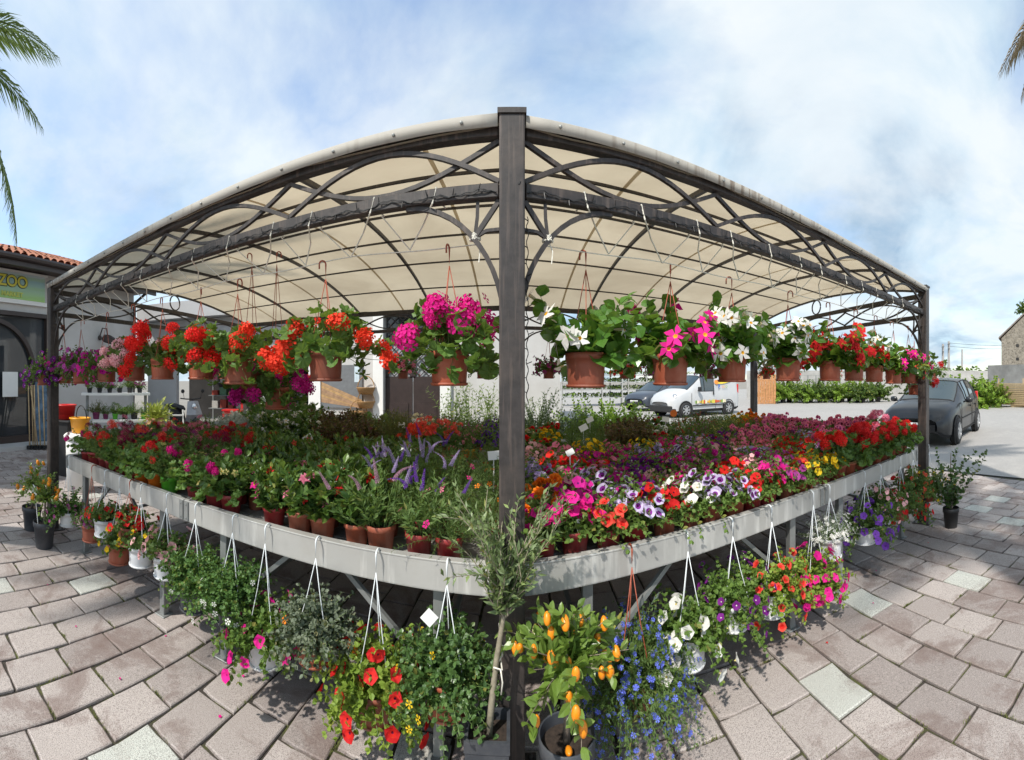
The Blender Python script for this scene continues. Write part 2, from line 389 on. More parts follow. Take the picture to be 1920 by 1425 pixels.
# moss and small weeds in the joints, fallen petals
T_blade = (np.array([(0, -.09, 0), (0, .09, 0), (.55, .06, .08), (.55, -.06, .08), (1, 0, -.02)]), [(np.array([(0, 1, 2, 3)]), 0), (np.array([(3, 2, 4)]), 0)])
def rframes(n, rg, el=(0, 90)):
    a = rg.uniform(0, 2*np.pi, n); e = np.radians(rg.uniform(el[0], el[1], n))
    x = np.stack([np.cos(a)*np.cos(e), np.sin(a)*np.cos(e), np.sin(e)], 1)
    z = np.stack([-np.cos(a)*np.sin(e), -np.sin(a)*np.sin(e), np.cos(e)], 1)
    return np.stack([x, np.cross(z, x), z], 2)
sel = [k for k in order if rng.random() < .8 and dist[k] < 3.6]
P = []
for k in sel:
    x, y = cells[k]; n = rng.integers(5, 30); t0 = rng.uniform(-.4, .4); side = rng.integers(0, 3)
    for _ in range(n):
        t = t0+rng.normal(0, .12)
        if side == 0: u, v = PW/2, np.clip(t, -.5, .5)*PL
        else: u, v = np.clip(t, -.5, .5)*PW, (PL/2 if side == 1 else -PL/2)
        u += rng.normal(0, .0035); v += rng.normal(0, .0035)
        P.append((x+u*cr-v*sr, y+u*sr+v*cr, -.006))
P = np.array(P); b = MB(); b.scatter(T_blade, np.repeat(P, 2, 0), rframes(len(P)*2, rng, (20, 85)), rng.uniform(.007, .02, len(P)*2))
M['moss'] = leaf_mat('moss', (.075, .10, .018), (.16, .17, .045), .8, .2)
b.build('moss', M['moss'], kind='stuff')

# ------------------------------------------------------------------ buildings
def quad_wall(bm, a, b_, z0, z1, th=.2, mat=0):
    a = Vector((a[0], a[1], 0)); b_ = Vector((b_[0], b_[1], 0)); d = (b_-a); L = d.length; d.normalize(); n = Vector((-d.y, d.x, 0))
    c = (a+b_)/2+n*th/2; bm.box((c.x, c.y, (z0+z1)/2), (L, th, z1-z0), math.atan2(d.y, d.x), mat)
M['plaster'] = mat('white_plaster', (.54, .53, .515), .85, 0, .06, 1.2, .08, dirt=(.46, .44, .41), dscale=.9)
M['plaster_grey'] = mat('grey_plaster', (.50, .50, .50), .85, 0, .06, 1.0, .08, dirt=(.36, .36, .35), dscale=.8)
M['brownmetal'] = mat('brown_metal_frame', (.045, .033, .03), .45, 0, .12, 6, .04)
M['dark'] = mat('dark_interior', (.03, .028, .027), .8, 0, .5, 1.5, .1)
M['clay'] = mat('clay_roof_tile', (.42, .16, .085), .8, 0, .3, 2.5, .25, dirt=(.20, .11, .08), dscale=3)
def glass_mat(name, tint, rough=.03):
    m, nt, bs, out = new_mat(name)
    bs.inputs['Base Color'].default_value = c4(tint); bs.inputs['Roughness'].default_value = rough; bs.inputs['Specular IOR Level'].default_value = .8
    n = noise(nt, 1.1, 2, .4); bump(nt, bs, n, .02, .02); return m
M['shopglass'] = glass_mat('shop_glass', (.03, .036, .042))
# --- shop on the left: facade runs away from the camera
F0, F1 = Vector((-8.90, 2.30, 0)), Vector((-9.95, 7.75, 0))
fd = (F1-F0).normalized(); fn = Vector((fd.y, -fd.x, 0))       # fn points to the pavement side
if fn.x < 0: fn = -fn
shop = thing('shop', 'white shop with a red tiled roof, green sign board and arched glass door', 'shop', (F0.x, F0.y, 0), math.atan2(fd.y, fd.x))
# local: x along facade, y = into building (left of direction) -> use -y toward the pavement
flen = (F1-F0).length
b = MB(); DX0, DX1 = .05, 2.32
b.box(((DX1+flen)/2, .15, 2.08), (flen-DX1, .3, 4.16)); b.box(((DX0+DX1)/2-1.6, .15, 3.66), (DX1-DX0+3.2, .3, 1.0))
b.box((-2.4, .15, 1.58), (1.6, .3, 3.16)); b.box((flen+.001-.15, 4.2, 2.08), (.3, 7.8, 4.16)); b.box((-3.0, 4.2, 2.08), (.3, 7.8, 4.16))
b.box((flen/2-1.5, 8.2, 2.08), (flen+3, .3, 4.16))
b.build('wall', M['plaster'], shop)
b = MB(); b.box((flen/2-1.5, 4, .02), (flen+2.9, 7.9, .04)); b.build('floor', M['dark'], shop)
b = MB(); b.box((1.2, -.32, .03), (5.0, .62, .10)); b.build('step', M['plaster_grey'], shop)
# sign
b = MB(); b.box((.25, -.05, 3.76), (3.8, .08, .62))
def sign_mat():
    m, nt, bs, out = new_mat('green_sign_print')
    tc = nd(nt, 'ShaderNodeTexCoord'); sp = nd(nt, 'ShaderNodeSeparateXYZ'); nt.links.new(tc.outputs['Generated'], sp.inputs[0])
    c = ramp(nt, sp.outputs[2], [(0, (.34, .58, .16)), (.35, (.34, .52, .34)), (.75, (.28, .44, .46)), (1, (.60, .68, .70))])
    w = nd(nt, 'ShaderNodeTexWave', i_Scale=1.3, i_Distortion=3.0); w.bands_direction = 'Z'; nt.links.new(tc.outputs['Object'], w.inputs['Vector'])
    c = mixc(nt, ramp(nt, w.outputs['Fac'], [(.6, 0.0), (.9, .35)]), c, (.30, .50, .16))
    nt.links.new(c, bs.inputs['Base Color']); bs.inputs['Roughness'].default_value = .4; return m
sg = b.build('sign', sign_mat(), shop)
b = MB(); b.box((.25, -.03, 3.40), (4.0, .1, .10)); b.box((.25, -.03, 4.10), (4.0, .1, .05)); b.build('sign_frame', M['white'], sg)
def text(name, body, size, col, parent, loc, rx=90, ext=.01, rz=0, shear=0.0, bold=.0, align='CENTER'):
    cu = bpy.data.curves.new(name, 'FONT'); cu.body = body; cu.size = size; cu.extrude = ext; cu.align_x = align; cu.offset = bold; cu.shear = shear
    cu.materials.append(mat('lettering', col, .5, bmp=0, var=.03)); tmp = bpy.data.objects.new(name, cu); COL.objects.link(tmp); bpy.context.view_layer.update(); me = bpy.data.meshes.new_from_object(tmp.evaluated_get(bpy.context.evaluated_depsgraph_get())); bpy.data.objects.remove(tmp)
    o = bpy.data.objects.new(name, me); COL.objects.link(o); o.parent = parent; o.location = loc; o.rotation_euler = (R(rx), 0, R(rz)); return o
text('lettering', 'ZOO', .36, (.02, .03, .02), sg, (1.22, -.097, 3.735), bold=.022)
text('lettering', 'ZOO', .36, (.62, .55, .06), sg, (1.22, -.103, 3.735), bold=.008)
text('lettering', 'MARKET', .155, (.55, .60, .12), sg, (1.2, -.10, 3.50), bold=.004)
# arched glass door
dr = MB(); dr.box((DX0+.06, -.02, 1.58), (.12, .16, 3.16)); dr.box((DX1-.06, -.02, 1.58), (.12, .16, 3.16)); dr.box(((DX0+DX1)/2, -.02, 3.11), (DX1-DX0, .16, .10)); dr.box(((DX0+DX1)/2, -.02, .16), (DX1-DX0, .14, .16))
door = dr.build('door', M['brownmetal'], shop)
arcb = MB(); cxm = .62; ra = 1.22
arcb.tube([(cxm+ra*math.cos(t), -.04, 1.72+ra*math.sin(t)) for t in np.linspace(0, math.pi*.62, 16)], .07, 4)
arcb.box((cxm+ra, -.04, .9), (.12, .12, 1.7)); arcb.box((cxm-.1, -.04, .95), (.10, .1, 1.6)); arcb.build('door_arch', M['brownmetal'], door)
b = MB(); b.box(((DX0+DX1)/2, .02, 1.6), (DX1-DX0-.1, .02, 3.0)); b.build('pane', M['shopglass'], door)
b = MB(); b.box((1.16, -.075, 1.45), (.42, .004, .58)); b.build('notice', M['card'], door)
# roof: eaves board, gutter, tiles
b = MB(); b.box((flen/2-1.6, -.25, 4.20), (flen+3.6, .9, .08)); b.box((flen/2-1.6, -.68, 4.14), (flen+3.6, .06, .20)); b.build('eaves', M['brownmetal'], shop)
b = MB(); b.tube([(-3.3, -.76, 4.23), (flen+.25, -.76, 4.20)], .07, 8); b.tube([(flen-.1, -.7, 4.16), (flen-.08, -.1, 3.85), (flen-.08, -.08, 2.2), (flen-.08, -.08, .1)], .045, 8); b.build('downspout', M['brownmetal'], shop)
slope = R(22)
b = MB(); b.add([(-3.3, -.7, 4.25), (flen+.22, -.7, 4.25), (flen+.22, 4, 4.25+4.7*math.tan(slope)), (-3.3, 4, 4.25+4.7*math.tan(slope)), (-3.3, 8.6, 4.25), (flen+.22, 8.6, 4.25)], [(0, 1, 2, 3), (3, 2, 5, 4), (1, 5, 2), (0, 3, 4)])
roof = b.build('roof', M['clay'], shop)
th = np.linspace(0, math.pi, 6); tl = .42; wv = []
for yy, k in ((0, 1.0), (tl, .86)):
    for t in th: wv.append((math.cos(t)*.095*k, yy, .075*math.sin(t)*k+.012))
tf = [(j, j+1, j+7, j+6) for j in range(5)]
b = MB(); b.add(wv, tf); tm = b.mesh('roof_tile', M['clay'], True)
nx = int((flen+.5)/.205)
n_t = 0; rest = MB(); Rt = Matrix.Rotation(slope, 4, 'X')
for r_ in range(12):
    for i in range(-16, nx):
        x = .1+i*.205; yv = r_*.36
        Mt = Matrix.Translation((x+random.gauss(0, .004), -.72+yv*math.cos(slope), 4.27+yv*math.sin(slope)+random.gauss(0, .004))) @ Rt @ Matrix.Rotation(random.gauss(0, .02), 4, 'Z')
        if i > 2 and r_ < 10: link_mesh('roof_tile', tm, roof, Mt); n_t += 1
        else: A = np.array(Mt); rest.add(np.array(wv)@A[:3, :3].T+A[:3, 3], tf)
rest.build('roof_tile', M['clay'], roof, True, kind='stuff')
# wall lamp
wl = MB(); wl.lathe([(.02, .16), (.16, .12), (.19, 0), (.17, -.04), (.02, -.05)], (4.1, -.34, 2.62), 14, M=Matrix.Rotation(R(25), 4, 'X')); wl.tube([(4.1, 0, 2.72), (4.1, -.12, 2.98), (4.1, -.28, 2.95), (4.1, -.32, 2.76)], .018, 6); wl.lathe([(.07, -.01), (.07, .01), (0, .012)], (4.1, -.02, 2.72), 10, M=Matrix.Rotation(R(90), 4, 'X'))
wl.build('lamp', M['brownmetal'], shop)

# --- main white building behind the pergola
YB = 9.0
main = thing('nursery_building', 'long white building with a tall dark double door behind the pergola', 'building', (0, YB, 0))
b = MB(); x0, x1 = -4.75, 1.05; dxa, dxb = -2.86, -1.56
b.box(((x0+dxa)/2, .2, 2.1), (dxa-x0, .4, 4.2)); b.box(((dxb+x1)/2, .2, 2.1), (x1-dxb, .4, 4.2)); b.box(((dxa+dxb)/2, .2, 3.63), (dxb-dxa, .4, 1.14))
b.box((x1-.2, 4.4, 2.1), (.4, 8.0, 4.2)); b.box((x0+.2, 4.4, 2.1), (.4, 8.0, 4.2)); b.build('wall', M['plaster'], main)
b = MB(); b.box((dxa-.12, -.03, 1.62), (.24, .1, 3.24)); b.box((dxb+.12, -.03, 1.62), (.24, .1, 3.24)); b.box(((dxa+dxb)/2, -.03, 3.17), (dxb-dxa+.001, .1, .22)); b.box((x0+.16, -.03, 2.1), (.32, .1, 4.2))
b.build('door_surround', M['white'], main)
b = MB(); b.box(((x0+x1)/2, 4, 4.26), (x1-x0+.8, 9.2, .14)); b.build('roof', M['plaster_grey'], main)
dd = MB(); cxd = (dxa+dxb)/2; dw = (dxb-dxa)/2
for sx in (-1, 1):
    dd.box((cxd+sx*dw/2, .12, .82), (dw-.02, .06, 1.62)); dd.box((cxd+sx*(dw-.04), .12, 2.0), (.07, .06, .8)); dd.box((cxd+sx*.035, .12, 2.0), (.06, .06, .8)); dd.box((cxd+sx*dw/2, .085, .6), (dw-.2, .02, .85))
dd.box((cxd, .12, 2.44), (2*dw, .07, .09)); dd.box((cxd, .12, 3.03), (2*dw, .07, .07))
door2 = dd.build('door', M['darkwood'], main)
b = MB(); b.box((cxd-dw/2, .14, 2.0), (dw-.1, .01, .8)); b.box((cxd+dw/2, .14, 2.0), (dw-.1, .01, .8)); b.build('pane', mat('frosted_door_glass', (.36, .38, .40), .15, var=.3, scale=2, bmp=0), door2)
b = MB(); b.box((cxd, .14, 2.74), (2*dw-.04, .01, .5)); b.build('transom', M['shopglass'], door2)
lat = MB()
for z0, z1 in ((1.64, 2.39), (2.49, 2.99)):
    h = z1-z0
    for k in np.arange(-6, 12):
        for sgn in (1, -1):
            xa = cxd-dw+.02+k*.2; xb = xa+sgn*h; pa, pb = Vector((xa, .10, z0)), Vector((xb, .10, z1))
            lo, hi = cxd-dw+.04, cxd+dw-.04
            def cl(p, q):
                if lo <= p.x <= hi: return p
                t = ((lo if p.x < lo else hi)-p.x)/(q.x-p.x)
                return p+(q-p)*t if 0 <= t <= 1 else None
            qa, qb = cl(pa, pb), cl(pb, pa)
            if qa and qb and (qa-qb).length > .05: lat.bar(qa, qb, .018, .018, up=(0, 1, 0))
lat.build('lattice', M['darkwood'], door2)
# --- pale annex between shop and main building
ax = thing('annex', 'pale grey flat-roofed annex with a dark open storeroom beside the shop', 'building', (0, 0, 0))
A0, A1 = Vector((-11.5, 9.6, 0)), Vector((-4.9, 11.6, 0))
b = MB(); ad = (A1-A0); L = ad.length
def along(t, off=0): 
    n = Vector((-ad.y, ad.x, 0)).normalized(); p = A0+ad*t+n*off; return (p.x, p.y)
quad_wall(b, along(0), along(.17), 0, 3.6); quad_wall(b, along(.62), along(.68), 0, 2.76); quad_wall(b, along(.92), along(1), 0, 2.76); quad_wall(b, along(.165), along(1), 2.75, 3.6)
b.build('wall', M['plaster_grey'], ax); b = MB(); quad_wall(b, along(0, 6), along(1, 6), 0, 3.6); b.build('wall', M['plaster_grey'], ax)
b = MB(); quad_wall(b, along(-.02, -.5), along(1.0, -.5), 3.6, 4.15, .14); rb = [along(-.02, -.5), along(1.0, -.5), along(1.0, 6.4), along(-.02, 6.4)]
b.add([(p[0], p[1], 3.62) for p in rb]+[(p[0], p[1], 3.80) for p in rb], [(3, 2, 1, 0), (4, 5, 6, 7), (1, 2, 6, 5), (2, 3, 7, 6), (3, 0, 4, 7)]); b.build('roof', M['plaster_grey'], ax)
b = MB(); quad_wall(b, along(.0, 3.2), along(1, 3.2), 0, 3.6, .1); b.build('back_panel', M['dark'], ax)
cm = [(.35, .05, .03), (.45, .28, .08), (.10, .20, .12), (.42, .40, .36)]
for t0, t1 in ((.2, .6), (.70, .90)):
    sh = MB(); cols_ = [MB() for _ in range(4)]
    for z in (.45, .95, 1.45, 1.95):
        p, q = along(t0, 2.4), along(t1, 2.4); sh.bar((p[0], p[1], z), (q[0], q[1], z), .45, .03)
        for k in range(int((t1-t0)*L/.34)):
            t = t0+.01+(k+.5)*.34/L; p = along(t, 2.35+random.uniform(-.05, .05)); hh = random.uniform(.12, .34)
            cols_[random.randrange(4)].box((p[0], p[1], z+.017+hh/2), (random.uniform(.15, .29), .22, hh), math.atan2(ad.y, ad.x))
    for t in (t0, (t0+t1)/2, t1):
        p = along(t, 2.65); sh.box((p[0], p[1], 1.05), (.05, .05, 2.1))
    shelf = thing('storage_shelf', 'long storeroom shelf crowded with boxes in the dark annex, behind the scooter' if t0 < .5 else 'shorter storeroom shelf with boxes at the right end of the dark annex', 'shelf', (0, 0, 0)); sh.build('frame', M['leg'], shelf)
    for bb, c in zip(cols_, cm): bb.build('box', mat('stock_box', c, .7, var=.25, scale=3), shelf, kind='stuff')

# --- far right: stone farmhouse, walls, poles
def stone_mat(name, a, b_, sc):
    m, nt, bs, out = new_mat(name)
    tc = nd(nt, 'ShaderNodeTexCoord'); v = nd(nt, 'ShaderNodeTexVoronoi', i_Scale=sc); nt.links.new(tc.outputs['Object'], v.inputs['Vector'])
    v2 = nd(nt, 'ShaderNodeTexVoronoi', i_Scale=sc, feature='DISTANCE_TO_EDGE'); nt.links.new(tc.outputs['Object'], v2.inputs['Vector'])
    sp = nd(nt, 'ShaderNodeSeparateColor'); nt.links.new(v.outputs['Color'], sp.inputs[0])
    c = ramp(nt, sp.outputs[0], [(0, a), (1, b_)]); c = mixc(nt, ramp(nt, v2.outputs['Distance'], [(.02, .8), (.09, 0.0)]), c, (.30, .27, .23))
    nt.links.new(c, bs.inputs['Base Color']); bs.inputs['Roughness'].default_value = .9; bump(nt, bs, v2.outputs['Distance'], .5, .03); return m
hs = at(1925, d=44, z=0)
house = thing('stone_house', 'old rubble stone house with a sloping roof behind the concrete wall', 'building', (hs.x+2.4, hs.y, 0), R(-72))
b = MB(); g = [(-3.6, 0, 0), (3.6, 0, 0), (3.6, 0, 8.2), (0, 0, 9.8), (-3.6, 0, 6.2)]
g2 = [(x, 9.0, z) for x, y, z in g]
b.add(g+g2, [(0, 1, 2, 3, 4), (9, 8, 7, 6, 5), (0, 4, 9, 5), (1, 6, 7, 2)]); b.build('wall', stone_mat('rubble_stone', (.15, .13, .10), (.32, .28, .22), 5.5), house)
b = MB(); b.add([(-3.9, -.25, 6.12), (0, -.25, 9.86), (0, 9.3, 9.86), (-3.9, 9.3, 6.12), (3.9, -.25, 8.12), (3.9, 9.3, 8.12), (-3.9, -.25, 6.30), (0, -.25, 10.04), (0, 9.3, 10.04), (-3.9, 9.3, 6.30), (3.9, -.25, 8.30), (3.9, 9.3, 8.30)],
    [(0, 3, 2, 1), (1, 2, 5, 4), (6, 7, 8, 9), (7, 10, 11, 8), (0, 1, 7, 6), (1, 4, 10, 7), (0, 6, 9, 3)]); b.build('roof', mat('old_grey_roof', (.25, .21, .18), .9, 0, .3, 2, .2), house)
for x, z in ((-1.8, 5.4), (-1.8, 3.9), (1.2, 5.6), (1.2, 4.2)):
    b = MB(); b.box((x, -.01, z), (.3, .06, .3)); b.build('window', M['dark'], house)
w0, w1 = at(1852, d=30, z=0), at(1990, d=26, z=0)
cw = MB(); quad_wall(cw, (w0.x, w0.y), (w1.x, w1.y), 0, 2.6, .25); tag(cw.build('concrete_wall', mat('old_concrete', (.36, .34, .31), .9, 0, .2, 1.5, .2, dirt=(.20, .19, .17), dscale=.7)), 'weathered concrete wall behind the stack of planks', 'wall')
w0, w1 = at(1400, d=34, z=0), at(1855, d=34, z=0)
cw = MB(); quad_wall(cw, (w0.x, w0.y), (w1.x, w1.y), 0, 2.3, .25); tag(cw.build('boundary_wall', mat('block_wall', (.40, .39, .37), .9, 0, .2, 1.5, .2, dirt=(.25, .24, .22), dscale=.7)), 'long grey block wall behind the row of potted shrubs', 'wall')
for px, d, top, w in ((1768, 60, 645, .35), (1779, 62, 640, .35), (1804, 70, 655, .3)):
    p = at(px, d=d, z=0); zt = z_of(p, top); b = MB(); b.tube([(0, 0, 0), (0, 0, zt)], [w*.7, w*.45], 8); 
    t = thing('utility_pole', {1768: 'leftmost concrete utility pole behind the grey block wall', 1779: 'concrete utility pole with a long crossbar, tallest of the three', 1804: 'concrete utility pole nearest the stone house'}[px], 'pole', (p.x, p.y, 0)); b.build('pole', mat('pole_concrete', (.38, .36, .34), .9), t)
    if px != 1804: b = MB(); b.box((0, 0, zt-.4), (1.7, .14, .14), R(40)); b.box((0, 0, zt-1.1), (1.2, .14, .14), R(40)); b.build('crossbar', M['leg'], t)
p0, p1 = at(1779, d=62, z=0), at(1804, d=70, z=0); wr = MB()
for dz in (0, .5):
    a = Vector((p0.x, p0.y, z_of(p0, 643)-dz)); c = at(2010, d=58, z=0); c.z = a.z+.5
    wr.tube([a.lerp(c, t)-Vector((0, 0, .8*math.sin(math.pi*t))) for t in np.linspace(0, 1, 9)], .03, 4)
tag(wr.build('power_line', M['wire']), 'thin power lines running from the poles towards the stone house', 'cable')
# ------------------------------------------------------------------ pergola: two bays meeting at the centre post
SP, OD = 3.9, 3.85
def pp(s, o, z=0.0): return pos(s*(1+.115*o/OD), o, z)
def zroof(o): return 2.535+.20*(1-((o-1.93)/1.95)**2)
perg = thing('pergola', 'dark iron pergola with an arched cream canopy over the flower benches', 'pergola')
def beam(name, a, b_, w, h, m='iron', parent=perg, bv=True):
    bm = MB(); bm.bar(a, b_, w, h); o = bm.build(name, M[m], parent); 
    if bv: bevel(o, .003, 1)
    return o
for s, o in ((0, 0), (-SP, 0), (SP, 0), (-SP, OD), (SP, OD), (0, OD)):
    p = pp(s, o); a = 0 if s == 0 else (R(-5) if s < 0 else R(13)); w = .098
    b = MB(); b.box((0, 0, 1.28), (w, w, 2.56)); b.box((0, 0, .006), (.2, .2, .012))
    for sx in (-.075, .075):
        for sy in (-.075, .075): b.lathe([(.011, .012), (.011, .022), (0, .024)], (sx, sy, 0), 6)
    po = b.build('post', M['iron'], perg, loc=(p.x, p.y, 0)); po.rotation_euler = (0, 0, a); bevel(po, .006)
    b = MB(); b.box((0, 0, 2.568), (w+.012, w+.012, .02)); b.build('post_cap', M['iron'], po)
ZT, ZB = 2.495, 2.312
def wave(fn, n=18): return [fn(t) for t in np.linspace(0, 1, n)]
for sg in (-1, 1):
    e = .05*sg
    beam('top_beam', pp(e, 0, 2.513), pp(sg*SP-e, 0, 2.513), .05, .04)
    beam('lower_beam', pp(e, 0, 2.284), pp(sg*SP-e, 0, 2.284), .045, .056)
    beam('rear_beam', pp(e, OD, 2.50), pp(sg*SP-e, OD, 2.50), .05, .07)
    beam('rear_beam', pp(e, OD, 2.24), pp(sg*SP-e, OD, 2.24), .04, .045)
    for oo, bw in ((0, .0125), (OD, .012)):
        zt, zb = (ZT, ZB) if oo == 0 else (2.465, 2.262)
        for j in range(4):
            sa, sb = sg*(.05+j*.9625), sg*(.05+(j+1)*.9625)
            for up in (0, 1):
                f = lambda t: pp(sa+(sb-sa)*t, oo+(.006 if up else -.006), (zt-.01-(zt-zb-.02)*math.sin(math.pi*t)) if up else (zb+.01+(zt-zb-.02)*math.sin(math.pi*t)))
                b = MB(); b.tube(wave(f), bw, 4); b.build('lattice_bar', M['iron'], perg)
# corner brackets at the posts (front)
def bracket(f, z0=2.25):
    b = MB(); b.tube([f(.43-.40*math.sin(u), z0-.5+.5*math.cos(u)) for u in np.linspace(0, math.pi/2, 14)], .0135, 4); b.build('bracket', M['iron'], perg)
    b = MB(); n = f(.147, z0-.14)
    b.bar(f(.05, z0), n, .018, .018); b.tube([f(.135, z0), f(.137, z0-.06), n], .009, 4); b.tube([f(.05, z0-.112), f(.10, z0-.115), n], .009, 4); b.build('strut', M['iron'], perg)
for sg in (-1, 1):
    bracket(lambda m, z: pp(sg*m, 0, z)); bracket(lambda m, z: pp(sg*(SP-m), 0, z)); bracket(lambda m, z: pp(sg*m, OD, z), 2.21); bracket(lambda m, z: pp(sg*(SP-m), OD, z), 2.21)
# ribs and purlins under the canopy
for s in np.linspace(-SP, SP, 9):
    b = MB(); oo = np.linspace(.03, OD, 16); b.tube([pp(s, o, zroof(o)-.028) for o in oo], .0165, 4); b.build('rib', M['iron'], perg)
for o in (.40, .98, 1.58, 2.28, 3.08):
    for sg in (-1, 1):
        b = MB(); b.tube([pp(sg*.012, o, zroof(o)-.040), pp(sg*SP, o, zroof(o)-.040)], .0095, 4); b.build('purlin', M['iron'], perg)
# end frames: tie beams, S-curves and a ring
for sg in (-1, 1):
    s = sg*SP
    beam('tie_beam', pp(s, .05, 2.47), pp(s, OD-.05, 2.47), .04, .05); beam('tie_beam', pp(s, .05, 2.24), pp(s, OD-.05, 2.24), .04, .045)
    for j in range(3):
        oa, ob = .05+j*1.25, .05+(j+1)*1.25
        for up in (0, 1):
            b = MB(); b.tube(wave(lambda t: pp(s+(.008 if up else -.008), oa+(ob-oa)*t, 2.44-.17*math.sin(math.pi*t) if up else 2.27+.17*math.sin(math.pi*t)), 14), .0115, 4); b.build('lattice_bar', M['iron'], perg)
    b = MB(); b.tube([pp(s, 1.93+.10*math.cos(t), 2.60+.10*math.sin(t)) for t in np.linspace(0, 2*math.pi, 22)], .010, 4, cap=False); b.build('ring', M['iron'], perg)
    bracket(lambda m, z: pp(s, m, z), 2.215)
# canopy cloth with its hem
def canopy_mat():
    m, nt, bs, out = new_mat('cream_canopy_cloth')
    n1 = noise(nt, 1.6, 6, .6); n2 = noise(nt, 140, 2, .5)
    c = mixc(nt, ramp(nt, n1, [(.42, 0.0), (.62, .45), (.75, .8)]), (.60, .53, .42), (.51, .445, .35))
    nt.links.new(c, bs.inputs['Base Color']); bs.inputs['Roughness'].default_value = .8; bump(nt, bs, n2, .1, .002)
    t = nd(nt, 'ShaderNodeBsdfTranslucent'); n3 = noise(nt, .9, 7, .62, dist=.5); nt.links.new(mixc(nt, ramp(nt, n3, [(.40, 0.0), (.66, 1.0)]), (.62, .53, .385), (.47, .39, .275)), t.inputs['Color'])
    mx = nd(nt, 'ShaderNodeMixShader'); mx.inputs[0].default_value = .52
    nt.links.new(bs.outputs[0], mx.inputs[1]); nt.links.new(t.outputs[0], mx.inputs[2]); nt.links.new(mx.outputs[0], out.inputs[0]); return m
M['canopy'] = canopy_mat()
b = MB(); so = np.concatenate([np.linspace(-SP-.06, 0, 49), np.linspace(0, SP+.06, 49)[1:]]); oo = np.linspace(-.045, OD+.05, 21); V = []
rs = np.linspace(-SP, SP, 9)
for o in oo:
    for s in so:
        q_ = min(1, np.abs(rs-s).min()/.24); sag = .026*q_*(2-q_)+.004*math.sin(s*9+o*5)*q_
        V.append(pp(s, o, zroof(o)+.004-sag))
n = len(so); b.add([tuple(v) for v in V], [(j*n+i, j*n+i+1, (j+1)*n+i+1, (j+1)*n+i) for j in range(len(oo)-1) for i in range(n-1)])
cnp = b.build('canopy', M['canopy'], perg, True)
for s in (rs[:-1]+rs[1:])/2:
    b = MB(); V = []
    for o in np.linspace(0, OD, 20):
        for ds in (-.011, .011): V.append(pp(s+ds+.12, o, zroof(o)-.0275))
    b.add([tuple(v) for v in V], [(2*j, 2*j+1, 2*j+3, 2*j+2) for j in range(19)]); b.build('seam', M['canopy'], cnp, True)
def hem_mat():
    m, nt, bs, out = new_mat('weathered_hem')
    tc = nd(nt, 'ShaderNodeTexCoord'); mp = nd(nt, 'ShaderNodeMapping'); mp.inputs['Scale'].default_value = (38, 38, 2.5); nt.links.new(tc.outputs['Object'], mp.inputs[0])
    n = nd(nt, 'ShaderNodeTexNoise', i_Scale=1.0, i_Detail=4.0); nt.links.new(mp.outputs[0], n.inputs['Vector'])
    n2 = noise(nt, 1.3, 5, .6)
    mm = nd(nt, 'ShaderNodeMath', operation='MULTIPLY'); nt.links.new(ramp(nt, n.outputs['Fac'], [(.5, 0.0), (.66, 1.0)]), mm.inputs[0]); nt.links.new(ramp(nt, n2, [(.42, 0.0), (.6, .85)]), mm.inputs[1])
    c = mixc(nt, mm.outputs[0], (.40, .38, .34), (.15, .11, .08)); nt.links.new(c, bs.inputs['Base Color']); bs.inputs['Roughness'].default_value = .7; return m
M['hem'] = hem_mat()
for sg in (-1, 1):
    for a, b_ in ((pp(sg*.055, -.045, 2.542), pp(sg*(SP+.05), -.045, 2.542)),): 
        bm = MB(); V = []; ns = 40
        for k in range(ns+1):
            q = a.lerp(b_, k/ns); w = .0016*math.sin(k*1.9)
            for dz, dy in ((-.031, -.004+w), (.014, -.006), (.0185, -.001), (.019, .06)): V.append((q.x, q.y+dy, q.z+dz))
        bm.add(V, [(k*4+j, k*4+4+j, k*4+5+j, k*4+1+j) for k in range(ns) for j in range(3)]); hm = bm.build('hem', M['hem'], perg, True)
        so_ = hm.modifiers.new('t', 'SOLIDIFY'); so_.thickness = .003
        for k in range(14):
            q = a.lerp(b_, (k+.5)/14); c = MB(); c.lathe([(.007, 0), (.006, .006), (0, .008)], n=8, M=Matrix.Rotation(R(90), 4, 'X')); c.build('bolt', M['leg'], hm, loc=(q.x, q.y-.011, q.z-.008))
# string lights wound along the lower beams, ropes for the hooks
def zig(sg):
    b = MB(); P = []
    L = np.linspace(.06, SP-.06, 220)
    for k, s in enumerate(L): P.append(pp(sg*s, -.028+.004*math.sin(k*1.3), 2.272+.006*math.sin(k*.55)+.003*math.sin(k*2.1)))
    b.tube(P, .0024, 4); b.tube([p+Vector((0, -.003, .008*math.sin(k*.31))) for k, p in enumerate(P)], .002, 4)
    for k in range(4, 216, 6):
        p = P[k]; d = Vector((random.uniform(-.3, .3), -.3, random.choice([-1, 1, 1])*1.0)).normalized(); b.tube([p, p+d*.028], [.003, .0016], 5, mat=1 if k % 12 == 0 else 0)
    o = b.build('string_lights', [M['wire'], M['strand']])
    tag(o, 'black string of fairy lights wound along the %s lower beam of the pergola' % ('left' if sg < 0 else 'right'), 'string lights', 'fairy lights on the pergola')
zig(-1); zig(1)
b = MB(); P = []
for k in range(120): t = k/119; P.append(pp(.062+.004*math.sin(k*.6), .0+.02*math.cos(k*.21), 2.2-.75*t))
b.tube(P, .002, 4); [b.tube([P[k], P[k]+Vector((.02*random.choice([-1, 1]), -.015, .008))], .002, 4) for k in range(3, 118, 9)]
P2 = [pp(.03+.02*math.sin(a), .02-.075*math.cos(a), 2.295+.01*math.sin(2*a)) for a in np.linspace(-1.7, 1.7, 24)]; b.tube(P2, .004, 4)
